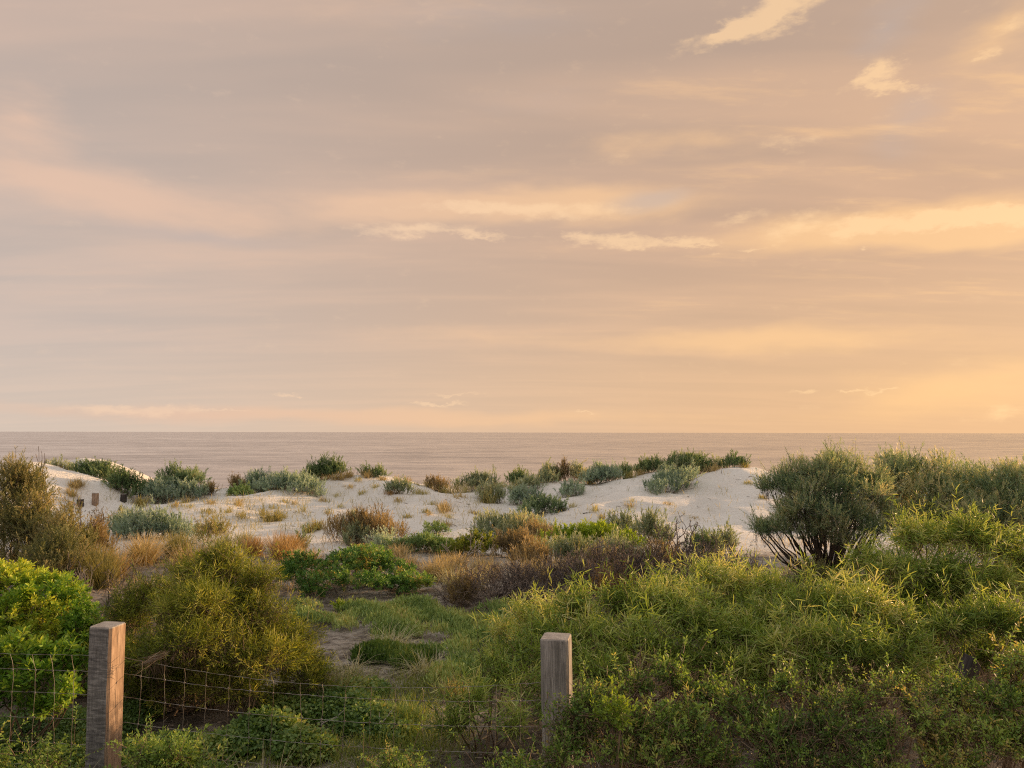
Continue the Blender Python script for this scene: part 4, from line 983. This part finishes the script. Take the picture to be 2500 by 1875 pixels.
grass(75, 215, 1770, 4.75, 'leaning dry stalks by the left post', mat='pale_grass', n=34, lean=1.1, clumps=2, w=.0045)
grass(1000, 1130, 1650, 7.4, 'dry tan grass at the end of the path', mat='olive_grass', n=260, tint=.6)
bush('lime', 822, 850, 1483, 11.6, 'small bright green plant on the litter patch', n=3, mat='lime', tint=.3)

# ------------------------------------------------------------------ ground cover (nobody could count it)
def cover(name, label, cat, mat, cells, kd, n, seed, up=(0, 0, 1), k=1.0, hgt=.12, tint=.5, long=False):
    rng = np.random.default_rng(seed); LV = Leaves()
    tot = sum(c[2] * c[3] for c in cells)
    for cx, cy, rx, ry, th in cells:
        m = int(n * rx * ry / tot)
        a = rng.uniform(0, 6.28, m); r = np.sqrt(rng.uniform(0, 1, m))
        x = cx + np.cos(a) * r * rx; y = cy + np.sin(a) * r * ry
        dome = np.sqrt(np.maximum(0, 1 - r ** 2)) * th
        z = ground(x, y) + dome * rng.uniform(.55, 1.0, m) + .01
        P = np.c_[x, y, z]
        for j in range(kd['nl']):
            D = unit(rng.normal(size=(m, 3)) * kd['sp'] + np.array([0, 0, kd['up']]))
            LV.add(P + rng.normal(size=(m, 3)) * kd['jit'], D, kd['L'] * k * rng.uniform(.7, 1.2, m), kd['W'] * k * rng.uniform(.8, 1.2, m),
                   np.clip(tint + rng.normal(size=m) * .17 + .22 * np.sin(x * 7 + y * 4), 0, 1), rng, bend=.1, up=np.array(up) if kd.get('flat') else None, wide=.55, long=long)
    o = link(name, LV.mesh(name), M[mat]); tag(o, label, cat, kind='stuff')

def cell(px, py, rpx, ry, th):
    p = hit(px, py); return (p[0], p[1], rpx / F * p[1], ry, th)

PIG = dict(nl=3, sp=.35, up=1.0, L=.075, W=.014, jit=.02)
_rc = np.random.default_rng(40)
_cells = [cell(_rc.uniform(810, 1300), _rc.uniform(1488, 1560), _rc.uniform(22, 60), _rc.uniform(.14, .34), _rc.uniform(.06, .17)) for _ in range(34)]
_cells += [cell(_rc.uniform(985, 1320), _rc.uniform(1560, 1680), _rc.uniform(25, 65), _rc.uniform(.12, .3), _rc.uniform(.06, .18)) for _ in range(26)]
_cells += [cell(_rc.uniform(720, 800), _rc.uniform(1480, 1530), _rc.uniform(20, 45), _rc.uniform(.12, .25), _rc.uniform(.05, .1)) for _ in range(5)]
cover('succulent_ground_cover', 'low yellow green succulent ground cover in the hollow', 'ground cover', 'succulent', _cells, PIG, 12500, 41, tint=.5)
cover('blue_green_ground_cover', 'blue green upright succulent patch beside the path', 'ground cover', 'herb', [cell(925, 1612, 60, .35, .12), cell(1010, 1625, 50, .3, .10)], PIG, 2200, 42, tint=.35, k=1.15)
HERB = dict(nl=2, sp=.9, up=.55, L=.034, W=.028, jit=.02, flat=True)
cover('herb_ground_cover', 'dark green leafy weeds covering the ground between the posts', 'ground cover', 'herb',
      [cell(650, 1810, 90, .28, .20), cell(745, 1845, 75, .25, .17), cell(800, 1740, 130, .35, .13), cell(900, 1770, 90, .3, .11), cell(700, 1730, 90, .3, .16), cell(560, 1850, 80, .25, .16), cell(870, 1700, 80, .3, .10), cell(960, 1800, 60, .2, .08)], HERB, 15000, 43, tint=.45)
cover('weed_ground_cover', 'green weeds on the ground below the wire mesh at left', 'ground cover', 'herb',
      [cell(40, 1800, 100, .35, .14), cell(160, 1790, 90, .35, .14), cell(270, 1800, 60, .3, .12), cell(330, 1760, 60, .3, .14), cell(110, 1850, 120, .3, .10), cell(250, 1860, 80, .25, .1), cell(420, 1840, 90, .25, .1), cell(-40, 1850, 90, .3, .12)], dict(HERB, L=.026, W=.02), 13000, 44, tint=.35)
def low_grass():
    rng = np.random.default_rng(45); LV = Leaves()
    for px, py, rp, ry, n, h in [(900, 1850, 140, .35, 1500, .10), (980, 1740, 110, .5, 1300, .10), (1050, 1820, 90, .4, 900, .12), (860, 1660, 60, .3, 260, .08), (1060, 1680, 90, .5, 900, .10), (640, 1860, 160, .3, 900, .09), (1000, 1700, 60, .5, 400, .09), (330, 1860, 160, .3, 900, .08), (100, 1870, 200, .3, 900, .10), (900, 1480, 130, .5, 300, .08), (1000, 1640, 80, .4, 300, .06)]:
        p = hit(px, py); x = p[0] + rng.normal(size=n) * rp / F * p[1] * .6; y = p[1] + rng.normal(size=n) * ry * .6
        P = np.c_[x, y, ground(x, y) - .005]; D = unit(np.c_[rng.normal(size=(n, 2)) * .55, np.ones(n)])
        LV.add(P, D, h * rng.uniform(.5, 1.5, n), .005, np.clip(rng.normal(size=n) * .25 + .5, 0, 1), rng, bend=rng.uniform(0, .6, n), long=True)
    tag(link('short_grass', LV.mesh('short_grass'), M['low_green']), 'short green and tan grass thinly covering the path edges', 'grass', kind='stuff')
low_grass()
def sparse_dune_grass():
    rng = np.random.default_rng(47); LV = Leaves()
    for i in range(900):
        px, py = rng.uniform(260, 1250), rng.uniform(1180, 1300)
        if rng.uniform() < .35: px, py = rng.uniform(300, 760), rng.uniform(1222, 1300)
        elif rng.uniform() < .2: px, py = rng.uniform(1300, 1880), rng.uniform(1150, 1290)
        p = hit(px, py, 15); n = int(rng.integers(2, 6))
        x = p[0] + rng.normal(size=n) * .1; y = p[1] + rng.normal(size=n) * .1
        LV.add(np.c_[x, y, ground(x, y) - .01], unit(np.c_[rng.normal(size=(n, 2)) * .4, np.ones(n)]), rng.uniform(.06, .28, n), .010, rng.uniform(.2, .9, n), rng, bend=.3, long=True)
    tag(link('sparse_dune_grass', LV.mesh('sparse_dune_grass'), M['olive_grass']), 'scattered single grass blades on the dune sand', 'grass', kind='stuff')
sparse_dune_grass()
def litter():
    rng = np.random.default_rng(46); LV = Leaves()
    n = 15000; y = 5.2 + rng.uniform(0, 1, n) ** 1.3 * 12.5; x = rng.uniform(-.62, .62, n) * y
    z = ground(x, y) + rng.uniform(.002, .025, n)
    D = unit(np.c_[rng.normal(size=(n, 2)), rng.normal(size=n) * .12])
    LV.add(np.c_[x, y, z], D, rng.uniform(.04, .16, n), rng.uniform(.004, .011, n), rng.uniform(0, 1, n), rng, bend=.12, long=True)
    tag(link('leaf_litter', LV.mesh('leaf_litter'), M['litter']), 'dry brown leaf and twig litter on the ground', 'litter', kind='stuff')
litter()
def thatch():
    rng = np.random.default_rng(49); LV = Leaves(); n = 11000
    y = rng.uniform(10.5, 19.5, n); x = rng.uniform(-.66, .5, n) * y
    patch = np.sin(x * 1.3 + 1.7 * np.sin(y * .8 + x * .4)) * np.sin(y * 1.1 + 1.3 * np.sin(x * .7)) + rng.normal(size=n) * .35
    ok = (patch > .1) & ~((y < 12.6) & (x > -3.0) & (x < -.3)); x, y = x[ok], y[ok]; n = len(x)
    LV.add(np.c_[x, y, ground(x, y) - .01], unit(np.c_[rng.normal(size=(n, 2)) * .45, np.ones(n)]), rng.uniform(.08, .34, n), rng.uniform(.006, .011, n),
           np.clip(.4 + rng.normal(size=n) * .25, 0, 1), rng, bend=rng.uniform(0, .7, n), long=True)
    tag(link('dry_grass_thatch', LV.mesh('dry_grass_thatch'), M['gold']), 'thin straw coloured grass between the shrubs of the hollow', 'grass', kind='stuff')
thatch()
def wrack():
    rng = np.random.default_rng(48); LV = Leaves(); n = 1500
    y = rng.uniform(18.5, 27.5, n); x = rng.uniform(-.62, .45, n) * y
    clump = np.sin(x * 1.7 + 2 * np.sin(y * .9)) * np.sin(y * 2.1 + x) > .15; x, y = x[clump], y[clump]; n = len(x)
    LV.add(np.c_[x, y, ground(x, y) + .012], unit(np.c_[rng.normal(size=(n, 2)), rng.normal(size=n) * .15]), rng.uniform(.05, .28, n), rng.uniform(.008, .022, n), rng.uniform(0, .7, n), rng, bend=.15, long=True)
    tag(link('dune_debris', LV.mesh('dune_debris'), M['litter']), 'small dark twigs and dry bits strewn on the dune sand', 'litter', kind='stuff')
wrack()

def fallen(px, py, ln, ang, label, r=.008, mat='dead_pale', forks=2, seed=1, lift=.05):
    rng = np.random.default_rng(seed); p = hit(px, py); c = np.array([p[0], p[1], gz(p[0], p[1]) + lift])
    T = Tubes(6); d = np.array([math.cos(ang), .25, math.sin(ang)])
    t = np.linspace(0, 1, 8)[:, None]; pts = c + unit(d) * ln * (t - .2) + rng.normal(size=(8, 3)) * .008
    T.add(pts, np.linspace(r, r * .35, 8))
    for i in range(forks):
        b = pts[2 + i]; e = b + unit(d + rng.normal(size=3) * .9) * ln * .45; t2 = np.linspace(0, 1, 5)[:, None]
        T.add(b + (e - b) * t2 + rng.normal(size=(5, 3)) * .005, np.linspace(r * .6, r * .25, 5))
    o = link('fallen_branch', T.mesh('fallen_branch'), M[mat], origin=c); tag(o, label, 'branch', 'fallen branches')
fallen(795, 1785, .22, .5, 'pale forked stick lying in the weeds between the posts', seed=1, r=.006)
fallen(925, 1800, .22, .9, 'white knobbly stick poking up at the path near the bottom edge', seed=2, r=.009)
fallen(800, 1820, .28, .05, 'brown stick on the dark ground below the pale forked stick', seed=3, mat='twig_brown', r=.007, lift=.03)
fallen(645, 1267, .5, .05, 'reddish brown stick lying on the sand of the middle dune', seed=4, mat='twig_brown', r=.02, lift=.02)
fallen(1430, 1255, .35, .1, 'tiny dark stick on the sand of the right dune', seed=5, mat='dead_dark', r=.014, lift=.02)

# ------------------------------------------------------------------ timber posts
def wood(name, c1, c2, c3, horiz=False):
    m, N, out = new_mat(name)
    g = N.new('ShaderNodeTexCoord').outputs['Object']
    fine = N.noise(N.mapping(g, scale=(1, 1, .05)), 150, 5, .65, .4)
    broad = N.noise(N.mapping(g, scale=(1, 1, .12)), 26, 4, .6, .3)
    curl = N.noise(N.mapping(g, rot=(0, R(8), 0), scale=(.16, .16, 1)), 62, 4, .6, .6)
    v = N.math('ADD', N.math('MULTIPLY', fine, .5), N.math('MULTIPLY', broad, .5))
    if horiz:
        v = N.math('ADD', N.math('MULTIPLY', v, .45), N.math('MULTIPLY', curl, .55))
    col = N.ramp(N.smooth(v, .33, .68), [(0, (*c1, 1)), (.5, (*c2, 1)), (1, (*c3, 1))])
    crack = N.noise(N.mapping(g, scale=(1, 1, .035)), 55, 3, .55, .5)
    col = N.mix(N.math('MULTIPLY', N.smooth(N.math('ABSOLUTE', N.math('SUBTRACT', crack, .5)), 0.0, .02, 1.0, 0.0), N.smooth(broad, .42, .6)), col, (.03, .026, .022, 1))
    blot = N.noise(g, 9, 4, .6)
    col = N.mix(N.smooth(blot, .5, .72, 0, .45), col, (*c1, 1))
    bs = N.new('ShaderNodeBsdfPrincipled'); N.link(col, bs.inputs['Base Color']); bs.inputs['Roughness'].default_value = .85; bs.inputs['Specular IOR Level'].default_value = .2
    bp = N.new('ShaderNodeBump'); bp.inputs['Strength'].default_value = .5; bp.inputs['Distance'].default_value = .004
    N.link(v, bp.inputs['Height']); N.link(bp.outputs[0], bs.inputs['Normal']); N.link(bs.outputs[0], out.inputs[0])
    return m
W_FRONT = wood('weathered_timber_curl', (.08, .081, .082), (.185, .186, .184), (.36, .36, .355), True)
W_SIDE = wood('weathered_timber_sunlit', (.18, .125, .088), (.34, .25, .18), (.48, .37, .28))  # warmer and brighter than the front: sunlight put into the timber colour
W_GREY = wood('weathered_timber_grey', (.12, .118, .112), (.25, .245, .235), (.43, .42, .405))
W_TOP = wood('weathered_timber_end', (.18, .165, .15), (.32, .30, .27), (.46, .43, .39))
W_OLD = wood('old_dark_timber', (.022, .019, .018), (.055, .048, .045), (.12, .108, .10))

def post(px, py, Y, size, az, label, front, side, tilt=(0, 0), seed=1, depth=.5, name='fence_post', taper=0.0, cut=0.0, group='timber fence posts', top=None, wmul=1.0):
    import bmesh
    rng = np.random.default_rng(seed)
    t = at(px, py, Y); zt = t[2]; zb = gz(t[0], t[1]) - depth; H = zt - zb
    bm = bmesh.new(); s = size / 2; ch = size * .09
    prof = [(-s + ch, -s), (s - ch, -s), (s, -s + ch), (s, s - ch), (s - ch, s), (-s + ch, s), (-s, s - ch), (-s, -s + ch)]
    nz = 28; rings = []
    off = np.cumsum(rng.normal(size=(nz, 2)) * .0007, axis=0)
    for i in range(nz):
        f = i / (nz - 1); z = H * f
        rings.append([bm.verts.new((wmul * x * (1 - taper * f) + off[i, 0] + rng.normal() * .0008, y * (1 - taper * f) + off[i, 1] + rng.normal() * .0008, z - cut * (x + s) * (f == 1))) for x, y in prof])
    # softened rim and slightly domed top
    rim = [bm.verts.new((v.co.x * .95, v.co.y * .95, v.co.z + size * .045 + rng.normal() * .0008)) for v in rings[-1]]
    rings.append(rim)
    for a, b in zip(rings[:-1], rings[1:]):
        for j in range(8):
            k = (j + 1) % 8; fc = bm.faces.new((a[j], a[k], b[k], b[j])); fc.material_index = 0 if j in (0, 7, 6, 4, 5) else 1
            if b is rim: fc.material_index = 2
    fc = bm.faces.new(rim); fc.material_index = 2
    me = bpy.data.meshes.new(name); bm.to_mesh(me); bm.free()
    for m in (front, side, top or W_TOP): me.materials.append(m)
    o = bpy.data.objects.new(name, me); COL.objects.link(o)
    from mathutils import Euler
    e = Euler((R(tilt[0]), R(tilt[1]), R(az))); up = e.to_matrix() @ Vector((0, 0, H))
    o.rotation_euler = e; o.location = Vector((t[0], t[1], zt)) - up
    tag(o, label, 'post', group)
    return o
# az: turn of the post about the vertical, anticlockwise; the fence line runs along azimuth 99 degrees
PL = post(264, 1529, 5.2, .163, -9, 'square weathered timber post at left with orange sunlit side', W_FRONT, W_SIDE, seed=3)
PR = post(1360, 1556, 4.72, .168, -12, 'short grey timber post sinking into the saltbush right of centre', W_GREY, W_GREY, tilt=(0, -1.0), seed=4)
post(2376, 1604, 4.95, .095, 20, 'dark rotten slanted post top in the right hand bushes', W_OLD, W_OLD, tilt=(6, 24), seed=5, name='rotten_post', taper=.1, cut=.35, group='old dark posts', top=W_OLD)
for i, (px, py, hp, lab, mt) in enumerate([(197, 1221, 18, 'dark old post stub on the left dune, leftmost of four', W_OLD), (233, 1206, 30, 'sunlit tan post stub on the left dune, second from left', W_SIDE),
                                       (302, 1208, 20, 'dark grey post stub on the left dune, third from left', W_OLD), (331, 1212, 20, 'olive grey post stub on the left dune, rightmost of four', W_GREY)]):
    post(px, py, float(hit(px, py + hp, 15)[1]), .15, -20 + 9 * i, lab, mt, mt, seed=20 + i, name='post_stub', group='old post stubs on the left dune', depth=.25)

# ------------------------------------------------------------------ wire mesh fence
def wire_mat():
    m, N, out = new_mat('galvanised_wire')
    g = N.new('ShaderNodeTexCoord').outputs['Object']
    col = N.mix(N.smooth(N.noise(g, 14, 4, .6), .4, .65), (.32, .31, .29, 1), (.19, .145, .11, 1))
    bs = N.new('ShaderNodeBsdfPrincipled'); N.link(col, bs.inputs['Base Color']); bs.inputs['Metallic'].default_value = .5; bs.inputs['Roughness'].default_value = .5
    N.link(bs.outputs[0], out.inputs[0]); return m
M['wire'] = wire_mat()
def fence():
    rng = np.random.default_rng(9)
    a = np.array([at(263, 1600, 5.2)[0], 5.2]); b = np.array([at(1361, 1600, 4.72)[0], 4.72]); u = (b - a) / np.linalg.norm(b - a); SP = np.linalg.norm(b - a)
    nrm = np.array([u[1], -u[0]]); nrm = nrm if nrm[1] > 0 else -nrm     # wire is stapled to the seaward faces
    def base(s):
        p = a + u * s + nrm * .088; return p
    root = empty('wire_fence', (*base(0), gz(*base(0)))); tag(root, 'rusty wire mesh fence strung between the timber posts', 'fence')
    hs = [1.005, .895, .742, .578, .415, .26, .11]
    def height(i, s):
        q = (s / SP) % 1.0; sag = 4 * q * (1 - q)
        k = 1.0 if s > 0 else .25
        dip = .105 if i == 0 else .085 - .012 * i
        drop = -0.05 * s / SP if 0 < s else 0
        return hs[i] - max(dip, .01) * sag * k - (.02 * (s < 0) * abs(s) / 2) + drop * .3
    for i in range(len(hs)):
        ss = np.linspace(-2.3, SP * 2.1, 190); wob = np.cumsum(rng.normal(size=190)) * .0006
        pts = np.array([[*base(s), height(i, s)] for s in ss]); pts[:, 2] += wob - np.linspace(wob[0], wob[-1], 190) + .0018 * np.sin(ss * 42 + i)
        T = Tubes(5); T.add(pts, .0014); link('line_wire', T.mesh('line_wire'), M['wire'], root)
    s = -2.2; j = 0
    while s < SP * 2.05:
        T = Tubes(5); K = []
        ph = rng.normal() * .008; lean = rng.normal() * .012
        pts = []
        for i in range(len(hs)):
            x = s + ph + lean * i * .3 + (-.028 if i == 0 and s < 0 else 0) + rng.normal() * .003
            pts.append([*(base(x) - nrm * .002), height(i, x)])
        pts = np.array(pts); fine = []
        for p, q in zip(pts[:-1], pts[1:]):
            for t in (0, .25, .5, .75): fine.append(p + (q - p) * t + np.array([u[0], u[1], 0]) * .006 * math.sin(t * math.pi) * (1 if j % 2 else -.6))
        fine.append(pts[-1]); T.add(np.array(fine), .0014)
        for p in pts[1:]:
            an = np.linspace(0, 2 * math.pi, 9); ring = p + np.c_[u[0] * np.cos(an) * .005, u[1] * np.cos(an) * .005 - .001, np.sin(an) * .006]; T.add(ring, .0022)
        link('stay_wire', T.mesh('stay_wire'), M['wire'], root)
        s += .16 + rng.normal() * .004; j += 1
fence()
def snagged():
    rng = np.random.default_rng(12); c = at(395, 1603, 5.22); LV = Leaves(); n = 46
    d = unit(np.array([-1.0, 0, -.38]) + rng.normal(size=(n, 3)) * .16)
    LV.add(c + rng.normal(size=(n, 3)) * .01 - d * .05, d, rng.uniform(.10, .26, n), .004, rng.uniform(.3, 1, n), rng, bend=.1, long=True)
    tag(link('dry_grass_wisp', LV.mesh('dry_grass_wisp'), M['litter'], origin=c), 'dry grass wisp snagged on the top fence wire beside the left post', 'grass')
snagged()
